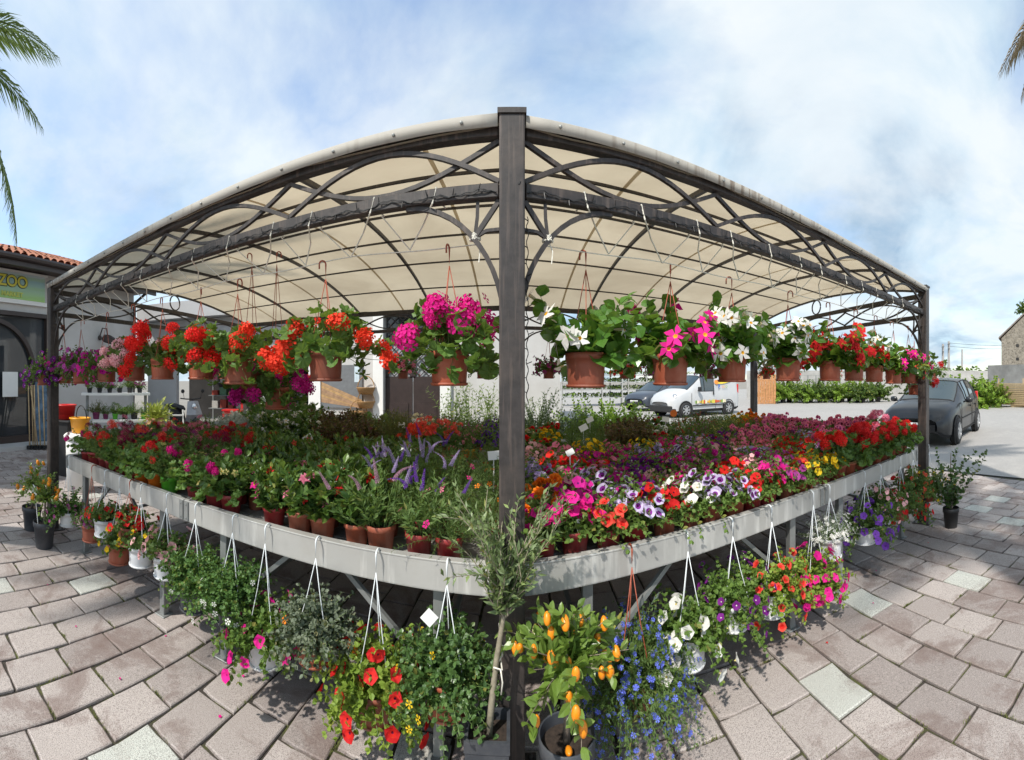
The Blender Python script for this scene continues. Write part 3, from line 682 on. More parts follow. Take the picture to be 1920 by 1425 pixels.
tag(b.build('string_lights', M['wire']), 'black fairy light string hanging down beside the centre post', 'string lights', 'fairy lights on the pergola')
ZR, OR = 2.13, .13
def rope_path(sg):
    b = MB(); s0, s1 = .15, SP-.14; ms = np.linspace(s0, s1, 60)
    b.tube([pp(sg*m, OR, ZR-.012*math.sin(m*4.2)**2) for m in ms], .0028, 5)
    k = 0; m = s0+.13
    while m < s1-.3:
        st = .27+.05*math.sin(k*2.3); top = pp(sg*(m+.02), -.02, 2.315); top2 = pp(sg*(m+.05), .02, 2.318); lo = pp(sg*(m+st*.62), OR, ZR-.004); nx_ = pp(sg*(m+st), .02, 2.25)
        b.tube([pp(sg*(m-.01), .03, 2.25), top2, top, pp(sg*(m+.035), -.03, 2.25), top.lerp(lo, .5)+Vector((0, .02, -.01)), lo], .0036, 5); b.tube([lo, nx_], .0028, 5); m += st; k += 1
    n = pp(sg*.147, .01, 2.115)
    for _ in range(9):
        a = random.uniform(0, 6.3); b.tube([n+Vector((.02*math.cos(a+t), .018*math.sin(a+t), .012*math.sin(3*t+a))) for t in np.linspace(0, 4, 9)], .004, 5)
    b.tube([n, n+Vector((.02, 0, -.05)), n+Vector((.015, 0, -.10))], .003, 4)
    o = b.build('rope', M['rope']); tag(o, 'white rope laced under the %s lower beam that carries the hanging pots' % ('left' if sg < 0 else 'right'), 'rope', 'ropes under the pergola beams')
rope_path(-1); rope_path(1)

# ------------------------------------------------------------------ benches
ZRAIL = .833; ZS = .787
units = [(-3.50, -1.772, 'left end'), (-1.765, -.02, 'left of the centre post'), (.045, 1.94, 'right of the centre post'), (1.95, 3.66, 'right end')]
def bench(s0, s1, o0, o1, label, group, seed):
    rg = random.Random(seed)
    f = pos
    t = thing('display_bench', label, 'bench', group=group); zc = ZRAIL-.06
    def rail(nm, a, b_, sgn):
        bm = MB(); bm.bar(a, b_, .018, .118); d = (b_-a).normalized(); n = d.cross(Vector((0, 0, 1))); 
        off = n*(.010*sgn); bm.bar(a+off+Vector((0, 0, .0595)), b_+off+Vector((0, 0, .0595)), .042, .009); bm.bar(a+off+Vector((0, 0, -.0595)), b_+off+Vector((0, 0, -.0595)), .036, .006)
        o = bm.build(nm, M['rail'], t); bevel(o, .0025, 2); return o
    rail('front_rail', f(s0, o0, zc), f(s1, o0, zc), -1)
    for s_ in (s0+.02, s1-.02):
        q = f(s_, o0-.014, zc); bm = MB(); bm.box((0, 0, 0), (.032, .006, .112), R(5) if s0 < 0 and False else (-AL if s0 < 0 else AR)); [bm.lathe([(.006, 0), (.005, .004), (0, .005)], (0, -.003, z_), 6, M=Matrix.Rotation(R(90), 4, 'X')) for z_ in (-.04, .04)]; bm.build('joint_plate', M['leg'], t, loc=q)
    rail('rear_rail', f(s0, o1, zc), f(s1, o1, zc), 1)
    rail('end_rail', f(s0, o0+.012, zc), f(s0, o1-.012, zc), 1); rail('end_rail', f(s1, o0+.012, zc), f(s1, o1-.012, zc), -1)
    nsl = 13
    for k in range(nsl):
        o = o0+.05+(o1-o0-.1)*(k+.5)/nsl; bm = MB(); bm.bar(f(s0+.012, o, ZS-.009+rg.uniform(-.001, .001)), f(s1-.012, o, ZS-.009), (o1-o0-.1)/nsl-.012, .016); bm.build('slat', M['slat'], t)
    for s in (s0+.28, s1-.28):
        for o in (o0+.06, o1-.06):
            bm = MB(); p = f(s, o); bm.box((p.x, p.y, .355), (.045, .045, .71)); bm.box((p.x, p.y, .005), (.09, .09, .01)); bevel(bm.build('leg', M['leg'], t), .003, 1)
        bm = MB(); bm.bar(f(s, o0+.08, .30), f(s, o1-.08, .30), .025); bm.build('stretcher', M['leg'], t)
    sm = (s0+s1)/2
    for s in (s0+.28, s1-.28):
        bm = MB(); bm.bar(f(s, o0+.07, .30), f(s+(.45 if s < sm else -.45), o0+.07, .70), .022); bm.build('brace', M['leg'], t)
    return t
for k, (a, b_, nm) in enumerate(units):
    bench(a, b_, -.012, 1.66, 'front galvanised flower bench, unit at the ' + nm if 'end' in nm else 'front galvanised flower bench, unit just ' + nm, 'galvanised flower benches', k)
    sc = 1.13
    bench(a*sc, b_*sc, 2.02, 3.68, 'rear galvanised flower bench, unit at the ' + nm if 'end' in nm else 'rear galvanised flower bench, unit just ' + nm, 'galvanised flower benches', k+9)
# ------------------------------------------------------------------ leaf and flower templates (x along, z = face normal)
A_ = np.array
def T_ovate(w=.42, cup=.06, dr=.12):
    V = [(0, 0, 0), (.16, w*.55, cup*.7), (.16, -w*.55, cup*.7), (.45, w, cup-.02), (.45, -w, cup-.02), (.78, w*.62, cup-.5*dr), (.78, -w*.62, cup-.5*dr), (1, 0, -dr), (.45, 0, -.03), (.78, 0, -.55*dr-.01)]
    return A_(V), [(A_([(0, 8, 1), (0, 2, 8), (5, 9, 7), (9, 6, 7)]), 0), (A_([(1, 8, 3, 3), (8, 2, 4, 4)])[:, :3], 0), (A_([(8, 9, 5, 3), (8, 4, 6, 9)]), 0)]
def T_lance(w=.14, dr=.1): return A_([(0, 0, 0), (.4, w, .03), (.4, -w, .03), (1, 0, -dr), (.5, 0, -.02)]), [(A_([(0, 4, 1), (0, 2, 4), (1, 4, 3), (4, 2, 3)]), 0)]
def T_needle(w=.05): return A_([(0, -w, 0), (0, w, 0), (1, 0, -.05)]), [(A_([(0, 1, 2)]), 0)]
def T_round(n=13):
    V = [(.30, 0, -.07)]; 
    for k in range(n):
        a = -math.pi*.86+2*math.pi*.86*k/(n-1); r = .58*(1.0 if k % 2 else .86); V.append((.36+r*math.cos(a), r*math.sin(a), .10*r+.05*((k % 2)*2-1)))
    return A_(V), [(A_([(0, k, k+1) for k in range(1, n)]), 0)]
def T_lobed():
    V = [(0, 0, 0)]; F = []
    for k, a in enumerate((-1.1, -.5, .0, .5, 1.1)):
        i = len(V); L = 1-.18*abs(a); V += [(L*.6*math.cos(a-.2), L*.6*math.sin(a-.2), .03), (L*math.cos(a), L*math.sin(a), -.06), (L*.6*math.cos(a+.2), L*.6*math.sin(a+.2), .03)]; F += [(0, i, i+1), (0, i+1, i+2)]
    return A_(V), [(A_(F), 0)]
def T_petunia(tube=.75, n=10, ruff=.10):
    V = [(0, 0, -tube*.75)]; rings = [(.16, -tube*.35), (.52, -.10), (1.0, .06)]
    for q, (r, z) in enumerate(rings):
        for k in range(n):
            a = 2*math.pi*k/n; rr = r*(1 if q < 2 else (1.0 if k % 2 == 0 else .86)); V.append((rr*math.cos(a), rr*math.sin(a), z+(ruff*(1 if k % 2 else -1)*.6 if q == 2 else 0)))
    nxt = lambda k: (k+1) % n
    F0 = [(0, 1+k, 1+nxt(k)) for k in range(n)]
    F1 = [(1+k, 1+n+k, 1+n+nxt(k), 1+nxt(k)) for k in range(n)]; F2 = [(1+n+k, 1+2*n+k, 1+2*n+nxt(k), 1+n+nxt(k)) for k in range(n)]
    return A_(V), [(A_(F0), 2), (A_(F1), 1), (A_(F2), 0)]
def T_star(n=5, tw=.35, tube=1.1):
    """trumpet with five twisted pointed petals and a yellow throat"""
    V = [(0, 0, -.12)]; F = []; thr = []; tb = []
    for k in range(n):
        a = 2*math.pi*k/n; da = math.pi/n; i = len(V)
        V += [(.20*math.cos(a-da), .20*math.sin(a-da), .0), (.62*math.cos(a-.42), .62*math.sin(a-.42), .07), (1.0*math.cos(a+tw), 1.0*math.sin(a+tw), -.04), (.72*math.cos(a+.52), .72*math.sin(a+.52), -.06), (.20*math.cos(a+da), .20*math.sin(a+da), .0)]
        F += [(i, i+1, i+4), (i+1, i+2, i+3), (i+1, i+3, i+4)]; thr.append((0, i, i+4))
    j = len(V)
    for r, z in ((.19, -.02), (.16, -tube*.45), (.05, -tube)): V += [(r*math.cos(t), r*math.sin(t), z) for t in np.arange(6)*math.pi/3]
    for q in range(2):
        for k in range(6): tb.append((j+q*6+k, j+q*6+6+k, j+q*6+6+(k+1) % 6, j+q*6+(k+1) % 6))
    return A_(V), [(A_(F), 0), (A_(thr), 1), (A_(tb), 2)]
def T_floret(n=5, c=.25):
    V = [(0, 0, -.05)]; F = []; thr = []
    for k in range(n):
        a = 2*math.pi*k/n; i = len(V); V += [(c*math.cos(a), c*math.sin(a), 0), (.85*math.cos(a-.42), .85*math.sin(a-.42), .08), (1.0*math.cos(a), 1.0*math.sin(a), .02), (.85*math.cos(a+.42), .85*math.sin(a+.42), .08)]
        F += [(i, i+1, i+2), (i, i+2, i+3)]; thr.append((0, i, 1+4*((k+1) % n)))
    return A_(V), [(A_(F), 0), (A_(thr), 1)]
def T_small(n=5):
    V = [(0, 0, -.1)]; F = []
    for k in range(n):
        a = 2*math.pi*k/n; i = len(V); V += [(math.cos(a-.4), math.sin(a-.4), .1), (math.cos(a+.4), math.sin(a+.4), .1)]; F.append((0, i, i+1))
    return A_(V), [(A_(F), 0)]
def fib(n, zmin=-.4):
    k = np.arange(n)+.5; z = 1-(1-zmin)*k/n; a = k*2.39996; r = np.sqrt(np.maximum(0, 1-z*z)); return np.stack([r*np.cos(a), r*np.sin(a), z], 1)
def frames_z(Z, rg, spin=True):
    Z = np.asarray(Z, float); Z = Z/(np.linalg.norm(Z, axis=1)[:, None]+1e-9); q = rg.normal(size=Z.shape); X = np.cross(q, Z); X /= np.linalg.norm(X, axis=1)[:, None]+1e-9
    return np.stack([X, np.cross(Z, X), Z], 2)
def frames_x(X, rg, up=(0, 0, 1), roll=.5):
    X = np.asarray(X, float); X = X/(np.linalg.norm(X, axis=1)[:, None]+1e-9); U = np.tile(A_(up, float), (len(X), 1))+rg.normal(0, roll, X.shape)
    Y = np.cross(U, X); Y /= np.linalg.norm(Y, axis=1)[:, None]+1e-9; return np.stack([X, Y, np.cross(X, Y)], 2)
def flat(b):
    """an MB as a template"""
    return np.concatenate(b.V), [(f, m) for f, m in b.F]
def T_head(n=26, zmin=-.35, fs=.34, seed=1, fl=None):
    rg = np.random.default_rng(seed); b = MB(); P = fib(n, zmin)*(1+rg.normal(0, .27, (n, 1))); P[:, 2] *= .78; P *= A_([1.0, rg.uniform(.75, 1.05), 1.0])
    b.scatter(fl or T_floret(), P*.82, frames_z(P+rg.normal(0, .2, P.shape), rg), fs*(1+rg.normal(0, .12, n))); return flat(b)
def T_pom(n=46, seed=2):
    rg = np.random.default_rng(seed); b = MB(); P = fib(n, -.3); b.scatter(T_ovate(.5, .1, .3), P*.25, frames_x(P+A_([0, 0, .25])+rg.normal(0, .25, P.shape), rg, roll=.6), .78); return flat(b)
def T_plume(n=60, seed=3):
    rg = np.random.default_rng(seed); b = MB(); t = rg.uniform(0, 1, n); a = rg.uniform(0, 6.3, n); P = np.stack([.24*(1-t)*np.cos(a), .24*(1-t)*np.sin(a), t], 1)
    D = np.stack([np.cos(a), np.sin(a), .8+t], 1); b.scatter(T_lance(.2), P, frames_x(D, rg), .28*(1.1-.5*t)); return flat(b)
def T_spike(n=70, bend=0.0, seed=4):
    rg = np.random.default_rng(seed); b = MB(); t = np.linspace(0, 1, n); a = np.arange(n)*2.4; r = .075*(1-t)**.6+.012
    cx = bend*t**2; P = np.stack([cx+r*np.cos(a), r*np.sin(a), t-.35*abs(bend)*t**3], 1); D = np.stack([np.cos(a), np.sin(a), .35+0*a], 1); b.scatter(T_small(4), P, frames_z(D, rg), .06*(1.15-t*.7)); return flat(b)
TOV, TOVW, TOVN, TLA, TND, TRD, TLB = T_ovate(), T_ovate(.5, .07, .2), T_ovate(.30, .05, .15), T_lance(), T_needle(), T_round(), T_lobed()
TPET, TSTAR, TFL, TSM = T_petunia(), T_star(), T_floret(), T_small()
THEAD = [T_head(24, -.5, .50, k) for k in range(4)]; THEAD2 = T_head(14, -.2, .42, 9); TPOM, TPLUME = T_pom(), T_plume()
TSPK = [T_spike(70, 0, 1), T_spike(70, .35, 2), T_spike(80, 1.0, 3)]
TREG = T_head(7, .1, .62, 5, T_petunia(.2, 10, .14)); TREG = (TREG[0], [(f, m) for f, m in TREG[1]])

def gen(seed, ns=30, r0=.05, L=(.15, .25), el=(20, 85), droop=2.0, step=.025, wob=.10, leaf=TOV, ls=(.03, .05), skip=.25, per=2, lang=55, tip=False, stem_r=.0016, azr=None, fl_n=0, fl_t=(.6, 1.0), fl_out=.01, fl_up=.3, fl_s=(.02, .025), fl_min=-9, leafup=.6, rise=0.0, keep=1.0, solo=False, fl_vis=False):
    """stems grow from the pot, bend under their weight, carry leaves; returns (leaf MB, flower frames)"""
    rg = np.random.default_rng(seed); b = MB(); SP_, SD, LP, LD, LS, FP, FD, FS = [], [], [], [], [], [], [], []
    for i in range(ns):
        a = rg.uniform(*(azr or (0, 2*np.pi))); e = R(rg.uniform(*el)); Ln = rg.uniform(*L)
        rr = r0*math.sqrt(rg.uniform()); p = A_([rr*math.cos(a+rg.normal(0, .6)), rr*math.sin(a+rg.normal(0, .6)), rg.uniform(-.01, .01)]); d = A_([math.cos(a)*math.cos(e), math.sin(a)*math.cos(e), math.sin(e)])
        n = max(3, int(Ln/step)); pts = [p.copy()]; dirs = [d.copy()]
        for k in range(n):
            d = d+rg.normal(0, wob, 3); d[2] -= droop*step*(1-rise*(k/n)); d /= np.linalg.norm(d); p = p+d*step; pts.append(p.copy()); dirs.append(d.copy())
        pts, dirs = A_(pts), A_(dirs)
        b.tube(pts[:: max(1, len(pts)//7)] if len(pts) > 9 else pts, np.linspace(stem_r, stem_r*.5, len(pts[:: max(1, len(pts)//7)] if len(pts) > 9 else pts)), 3, mat=1, cap=False)
        ks = [len(pts)-1] if tip else range(int(len(pts)*skip), len(pts))
        for k in ks:
            if rg.uniform() > keep: continue
            for q in range(per):
                dd = dirs[k]; s = np.cross(dd, rg.normal(size=3)); s /= np.linalg.norm(s)+1e-9; la = R(lang+rg.normal(0, 14)); v = dd*math.cos(la)+s*math.sin(la); v[2] += .12
                LP.append(pts[k]); LD.append(v); LS.append(rg.uniform(*ls)*(1-.35*(k/len(pts))*(not tip)))
        SP_.append(pts); SD.append(dirs)
    if LP and solo: b.leaves = (A_(LP), frames_x(A_(LD), rg, roll=leafup), A_(LS), leaf)
    elif LP: b.scatter(leaf, A_(LP), frames_x(A_(LD), rg, roll=leafup), A_(LS))
    for j in range(fl_n):
        best = None
        for _ in range(4 if fl_vis else 0):
            i_ = rg.integers(0, ns); k_ = int((len(SP_[i_])-1)*rg.uniform(*fl_t)); v = np.linalg.norm(SP_[i_][k_])
            if best is None or v > best[0]: best = (v, i_, k_)
        if best: _, i, k = best; p = SP_[i][k]
        if fl_vis:
            for _ in range(14):
                if not FP or np.min(np.linalg.norm(A_(FP)-p, axis=1)) > fl_s[1]*1.35+fl_out*.5: break
                i = rg.integers(0, ns); k = int((len(SP_[i])-1)*rg.uniform(*fl_t)); p = SP_[i][k]
        for _ in range(0 if fl_vis else 12):
            i = rg.integers(0, ns); k = int((len(SP_[i])-1)*rg.uniform(*fl_t)); p = SP_[i][k]
            if p[2] > fl_min: break
        rad = A_([p[0], p[1], 0]); rad /= np.linalg.norm(rad)+1e-6; f = rad*.9+SD[i][k]*.4+rg.normal(0, .35, 3); f[2] += fl_up; f /= np.linalg.norm(f)
        FP.append(p+f*fl_out); FD.append(f); FS.append(rg.uniform(*fl_s))
    return b, (A_(FP).reshape(-1, 3), frames_z(A_(FD).reshape(-1, 3), rg) if FP else None, A_(FS))
def heads(b, seed, n, L, el, droop, fs, r0=.04, fl_up=.5, azr=None, out=.3):
    """flower heads on bare erect stalks, added to the foliage MB; returns flower frames"""
    st, fr = gen(seed+77, n, r0, L, el, droop, skip=2, per=0, leaf=TND, stem_r=.0021, azr=azr, keep=0, wob=.06)
    rg = np.random.default_rng(seed+5); P, Z, S = [], [], []
    off = 0
    for V in st.V: pass
    b.V += [v for v in st.V]; 
    for f, m in st.F: b.F.append((f+b.n, m))
    b.n += st.n
    for V in st.V:
        p = V[-3:].mean(0); q = V[-6:-3].mean(0); z = p-q; z /= np.linalg.norm(z)+1e-9; z = z*.5+rg.normal(0, .15, 3); z[2] += fl_up; z[:2] += out*p[:2]/(np.linalg.norm(p[:2])+1e-6); P.append(p); Z.append(z); S.append(rg.uniform(*fs))
    return A_(P), frames_z(A_(Z), rg), A_(S)
# leaf colours (sRGB greens kept as real-world base colours)
LM = {
 'ger': leaf_mat('geranium_leaf', (.045, .11, .022), (.12, .22, .045), .5), 'gerdark': leaf_mat('geranium_leaf_dark', (.032, .08, .02), (.085, .165, .035), .5),
 'pet': leaf_mat('petunia_leaf', (.055, .11, .02), (.13, .22, .04), .6), 'lime': leaf_mat('lime_leaf', (.13, .22, .025), (.26, .36, .06), .55, .35),
 'dip': leaf_mat('dipladenia_leaf', (.03, .085, .016), (.08, .19, .03), .24, .3, .6, (.24, .40, .05)), 'diplow': leaf_mat('dipladenia_leaf_dull', (.028, .07, .018), (.07, .14, .03), .33, .25, .5, (.17, .27, .06)),
 'fine': leaf_mat('fine_leaf', (.05, .11, .025), (.12, .19, .05), .6), 'grey': leaf_mat('grey_green_leaf', (.09, .12, .08), (.17, .20, .14), .6, .2), 'silver': leaf_mat('silver_leaf', (.34, .37, .34), (.52, .54, .50), .8, .15),
 'olive': leaf_mat('olive_leaf', (.08, .12, .045), (.16, .22, .095), .45, .2, .45, (.26, .34, .12)), 'kum': leaf_mat('kumquat_leaf', (.055, .11, .02), (.15, .24, .045), .3, .3, .5, (.27, .36, .10)),
 'bac': leaf_mat('bacopa_leaf', (.05, .12, .03), (.11, .21, .055), .5), 'port': leaf_mat('purslane_leaf', (.045, .10, .03), (.09, .17, .045), .38, .25, .5), 'ficus': leaf_mat('ficus_leaf', (.02, .05, .014), (.045, .10, .025), .3, .18, .5, (.12, .22, .04)),
 'redleaf': leaf_mat('dark_red_leaf', (.045, .018, .016), (.10, .035, .022), .55, .2, .4, (.13, .10, .03)), 'bronze': leaf_mat('bronze_leaf', (.05, .06, .02), (.12, .09, .03), .55), 'bright': leaf_mat('bright_green_leaf', (.13, .24, .03), (.28, .42, .06), .5, .4),
 'hedge': leaf_mat('hedge_leaf', (.03, .07, .018), (.09, .16, .035), .5, .25, .4, (.20, .27, .05)), 'palm': leaf_mat('palm_leaf', (.08, .12, .04), (.17, .23, .08), .45, .3), 'dry': leaf_mat('dry_palm_leaf', (.20, .14, .08), (.30, .22, .13), .8, .1), 'bamboo': leaf_mat('bamboo_leaf', (.10, .16, .05), (.22, .28, .10), .5, .3),
 'yucca': leaf_mat('spiky_yellow_leaf', (.26, .33, .06), (.45, .46, .10), .5, .3),
}
C = dict(red=(.62, .018, .02), scarlet=(.74, .022, .016), orangered=(.82, .055, .022), coral=(.80, .09, .06), magenta=(.55, .012, .26), hotpink=(.74, .014, .27), pink=(.80, .22, .34), palepink=(.85, .45, .47), white=(.82, .80, .76), lilac=(.46, .36, .62), lavender=(.60, .52, .74), purple=(.20, .018, .24), violet=(.16, .05, .38), blue=(.17, .22, .80), yellow=(.86, .56, .02), paleyellow=(.80, .68, .26), orange=(.88, .22, .012), burgundy=(.20, .008, .045), dark=(.05, .008, .02), cream=(.82, .72, .46), mauve=(.42, .06, .30), plum=(.30, .03, .16), lime=(.45, .50, .10), throat=(.80, .42, .02), green=(.14, .25, .05), dusty=(.46, .25, .36), bronzy=(.30, .22, .05), silver=(.5, .52, .45))
def pm_(*names): return [petal(C[n]) for n in names]
# flower colourings: (outer, mid, throat)
def cols(c):
    return {'veined': pm_('lavender', 'purple', 'dark'), 'picotee': pm_('purple', 'purple', 'white'), 'regal': pm_('pink', 'mauve', 'dark'), 'regalred': pm_('pink', 'burgundy', 'dark'), 'hotpink': pm_('hotpink', 'hotpink', 'magenta'), 'magenta': pm_('magenta', 'magenta', 'purple'), 'white': pm_('white', 'white', 'paleyellow'),
            'red': pm_('red', 'scarlet', 'burgundy'), 'coral': pm_('coral', 'scarlet', 'red'), 'yellow': pm_('yellow', 'yellow', 'throat'), 'pinkeye': pm_('palepink', 'palepink', 'burgundy'), 'lime': pm_('paleyellow', 'lime', 'lime')}.get(c) or pm_(c, c, c)
def starcols(c): return [petal(C[c]), petal(C['throat']), petal(C['cream'] if c == 'white' else C[c])]
# ------------------------------------------------------------------ pots
def pot_mesh(kind, r, h, m, hang=False, n=20):
    b = MB(); t = .86 if hang else .74; lip = .012 if not hang else .008
    prof = [(0, 0), (r*t, 0), (r*(t+.02), .004)]
    if hang: prof += [(r*.93, h*.62), (r*.97, h*.80), (r*1.0, h*.80)]
    else: prof += [(r*.93, h*.80), (r*.94, h*.80), (r, h*.80+.002)]
    prof += [(r*1.01, h), (r*1.01-.004, h+.002), (r*.95, h-.004), (r*.93, h*.86)]
    b.lathe(prof, n=n)
    if hang: b.lathe([(r*t*.98, 0), (r*t*1.1, .004), (r*t*1.12, .014), (r*t*1.02, .014)], (0, 0, -.012), n)
    b.disc(r*.935, (0, 0, h*.87), n, 1); return b.mesh('pot', [m, M['soil']], True)
_pots = {}
def pot(kind, r, h, m, hang=False, n=20):
    k = (kind, round(r, 4), round(h, 4), m, hang)
    if k not in _pots: _pots[k] = pot_mesh(kind, r, h, M[m], hang, n)
    return _pots[k]
def hanger(hook, rim, r, m, parent, seed=0, a0=None, hw=.016):
    """hook and three strands; local coordinates, pot rim at height rim"""
    b = MB(); rg = random.Random(seed); j = hook-.10
    a0 = rg.uniform(0, 2) if a0 is None else a0
    P = [(0, 0, j), (0, 0, hook-.035)]+[(hw-hw*math.cos(t), 0, hook-.03+.018*math.sin(t)) for t in np.linspace(.2, math.pi*.98, 7)]+[(2*hw, 0, hook-.052)]
    Rz = np.array([[math.cos(a0), math.sin(a0), 0], [-math.sin(a0), math.cos(a0), 0], [0, 0, 1]]); P = A_(P)@Rz
    b.tube(P, .0042, 6)
    for k in range(3):
        a = a0+k*2.094; q = (r*math.cos(a), r*math.sin(a), rim-.02); b.tube([(0, 0, j), (r*.45*math.cos(a), r*.45*math.sin(a), rim+(j-rim)*.5), (r*math.cos(a), r*math.sin(a), rim), q], .0022, 5)
    return b.build('hanger', m, parent, True)
def put(t, foliage_mesh, fr, tmpl, fcols, single, offz=0.0, name='blossom', tmesh=None):
    """foliage part and blossoms: single = each blossom its own part"""
    link_mesh('foliage', foliage_mesh, t, Matrix.Translation((0, 0, offz)))
    P, F, S = fr
    if not len(P): return
    if single:
        ts = tmpl if isinstance(tmpl, list) else [tmpl]; ms = []
        for T in ts:
            key = (id(T[0]), tuple(m.name for m in fcols))
            if key not in _bm: bb = MB(); bb.scatter(T, np.zeros((1, 3)), np.eye(3)[None], 1.0); _bm[key] = bb.mesh(name, fcols)
            ms.append(_bm[key])
        for k in range(len(P)):
            X = Matrix.Identity(4)
            for i in range(3):
                for jn in range(3): X[i][jn] = float(F[k][i, jn]*S[k])
                X[i][3] = float(P[k][i])
            X[2][3] += offz; link_mesh(name, ms[k % len(ms)], t, X)
    else:
        key = (id(P), tuple(m.name for m in fcols))
        if key not in _bm:
            bb = MB(); ts = tmpl if isinstance(tmpl, list) else [tmpl]
            for q, T in enumerate(ts): bb.scatter(T, P[q::len(ts)], F[q::len(ts)], S[q::len(ts)])
            _bm[key] = bb.mesh(name, fcols); _keep.append(P)
        link_mesh(name, _bm[key], t, Matrix.Translation((0, 0, offz)), kind='stuff')
_bm, _keep = {}, []
# ------------------------------------------------------------------ bench species: name -> list of variants (foliage mesh, frames, template)
SPEC = {}
def species(name, leafm, var, fn, T, stemm='stem', cat=None):
    out = []
    for v in range(var):
        b, fr = fn(v*31+len(SPEC)*7+3); out.append((b.mesh('foliage', [LM[leafm], M[stemm]]), fr, T))
    SPEC[name] = out
def f_ger(sd, hn=6, hs=(.026, .036), sc=1.0, ln=60):
    b, _ = gen(sd, ln, .045, (.08*sc, .22*sc), (20, 85), 1.5, leaf=TRD, ls=(.038, .058), tip=True, per=2, lang=75, leafup=.35, stem_r=.0018); return b, heads(b, sd, hn, (.17*sc, .27*sc), (50, 88), .8, hs)
species('geranium', 'gerdark', 3, lambda s: f_ger(s, 9, (.028, .04)), THEAD)
species('geranium_sparse', 'ger', 3, lambda s: f_ger(s, 4, (.02, .032), .95, 70), THEAD)
species('ivy_geranium', 'fine', 3, lambda s: (lambda b: (b, heads(b, s, 5, (.2, .29), (45, 88), .8, (.02, .034))))(gen(s, 60, .045, (.12, .27), (30, 88), 1.5, leaf=TLB, ls=(.02, .034), per=2, lang=60, skip=.3, leafup=.7)[0]), THEAD2)
def f_pet(sd, n=16, fs=(.024, .031), ns=46):
    b, fr = gen(sd, ns, .045, (.10, .21), (15, 88), 3.0, leaf=TOV, ls=(.022, .036), per=2, lang=55, fl_n=n, fl_t=(.75, 1), fl_s=fs, fl_out=.022, fl_up=.7, fl_min=.05); return b, fr
species('petunia', 'pet', 4, lambda s: f_pet(s, 34, (.024, .032), 54), TPET)
species('small_petunia', 'fine', 4, lambda s: f_pet(s, 74, (.016, .022), 64), TPET)
species('dipladenia', 'diplow', 4, lambda s: gen(s, 32, .045, (.10, .23), (48, 89), .8, leaf=TOVN, ls=(.05, .082), per=2, lang=42, skip=.15, step=.026, leafup=.5, fl_n=6, fl_t=(.85, 1), fl_s=(.026, .034), fl_out=.03, fl_up=.5), TSTAR)
species('dipladenia_full', 'diplow', 2, lambda s: gen(s, 36, .045, (.12, .30), (35, 89), 1.0, leaf=TOVN, ls=(.05, .08), per=2, lang=45, skip=.15, step=.028, leafup=.5, fl_n=22, fl_t=(.6, 1), fl_s=(.028, .036), fl_out=.035, fl_up=.4), TSTAR)
species('dipladenia_glossy', 'dip', 2, lambda s: gen(s, 18, .04, (.12, .22), (35, 89), 1.2, leaf=TOVW, ls=(.07, .10), per=2, lang=60, skip=.15, step=.03, leafup=.4, fl_n=1, fl_t=(.85, 1), fl_s=(.03, .034), fl_out=.03), TSTAR)
species('yellow_star', 'diplow', 2, lambda s: gen(s, 34, .045, (.12, .24), (25, 88), 2.2, leaf=TOVN, ls=(.045, .07), per=2, lang=50, fl_n=8, fl_t=(.7, 1), fl_s=(.02, .028), fl_out=.03, fl_up=.1), TSTAR)
def f_ver(sd):
    b, _ = gen(sd, 40, .045, (.10, .26), (40, 89), 1.0, leaf=TLA, ls=(.04, .065), per=2, lang=50); rg = np.random.default_rng(sd)
    P, F, S = heads(b, sd, 4, (.16, .26), (45, 88), .7, (.075, .115), fl_up=1.1, out=.4); return b, (P, F, S)
species('veronica', 'fine', 3, f_ver, TSPK)
species('purslane', 'fine', 3, lambda s: gen(s, 62, .045, (.10, .26), (20, 88), 2.4, leaf=T_needle(.07), ls=(.018, .03), per=5, lang=60, step=.018, leafup=1.0, fl_n=4, fl_t=(.9, 1), fl_s=(.014, .02), fl_out=.01, fl_up=.6), TFL)
species('plume_flower', 'fine', 2, lambda s: (lambda b: (b, heads(b, s, 9, (.20, .30), (60, 89), .4, (.07, .11), fl_up=2, out=.1)))(gen(s, 30, .045, (.10, .22), (40, 89), 1.0, leaf=TLA, ls=(.04, .07), per=2, lang=50)[0]), TPLUME)
species('marigold', 'fine', 2, lambda s: (lambda b: (b, heads(b, s, 14, (.12, .21), (35, 88), .8, (.026, .036), fl_up=1, out=.4)))(gen(s, 46, .045, (.08, .18), (25, 88), 1.4, leaf=TLB, ls=(.03, .045), per=2, lang=55)[0]), TPOM)
species('begonia', 'gerdark', 3, lambda s: (lambda b: (b, heads(b, s, 14, (.09, .18), (25, 88), .8, (.022, .034), fl_up=.6, out=.6)))(gen(s, 52, .045, (.05, .16), (15, 85), 1.5, leaf=TOVW, ls=(.045, .065), tip=True, per=2, lang=70, leafup=.4)[0]), TPOM)
species('kalanchoe', 'gerdark', 2, lambda s: (lambda b: (b, heads(b, s, 26, (.13, .22), (45, 89), .6, (.02, .028), fl_up=1, out=.4)))(gen(s, 40, .045, (.05, .15), (25, 85), 1.5, leaf=TOVW, ls=(.04, .06), per=2, tip=True, lang=70)[0]), T_head(9, .1, .5, 12, TSM))
species('diascia', 'fine', 3, lambda s: gen(s, 60, .045, (.12, .25), (35, 88), 1.6, leaf=TOVN, ls=(.018, .03), per=2, lang=50, fl_n=110, fl_t=(.65, 1), fl_s=(.007, .011), fl_out=.008, fl_up=.4), TFL)
species('dusty_miller', 'silver', 2, lambda s: gen(s, 44, .045, (.08, .19), (25, 88), 1.2, leaf=TLB, ls=(.035, .055), per=2, lang=55, leafup=.7), TSM)
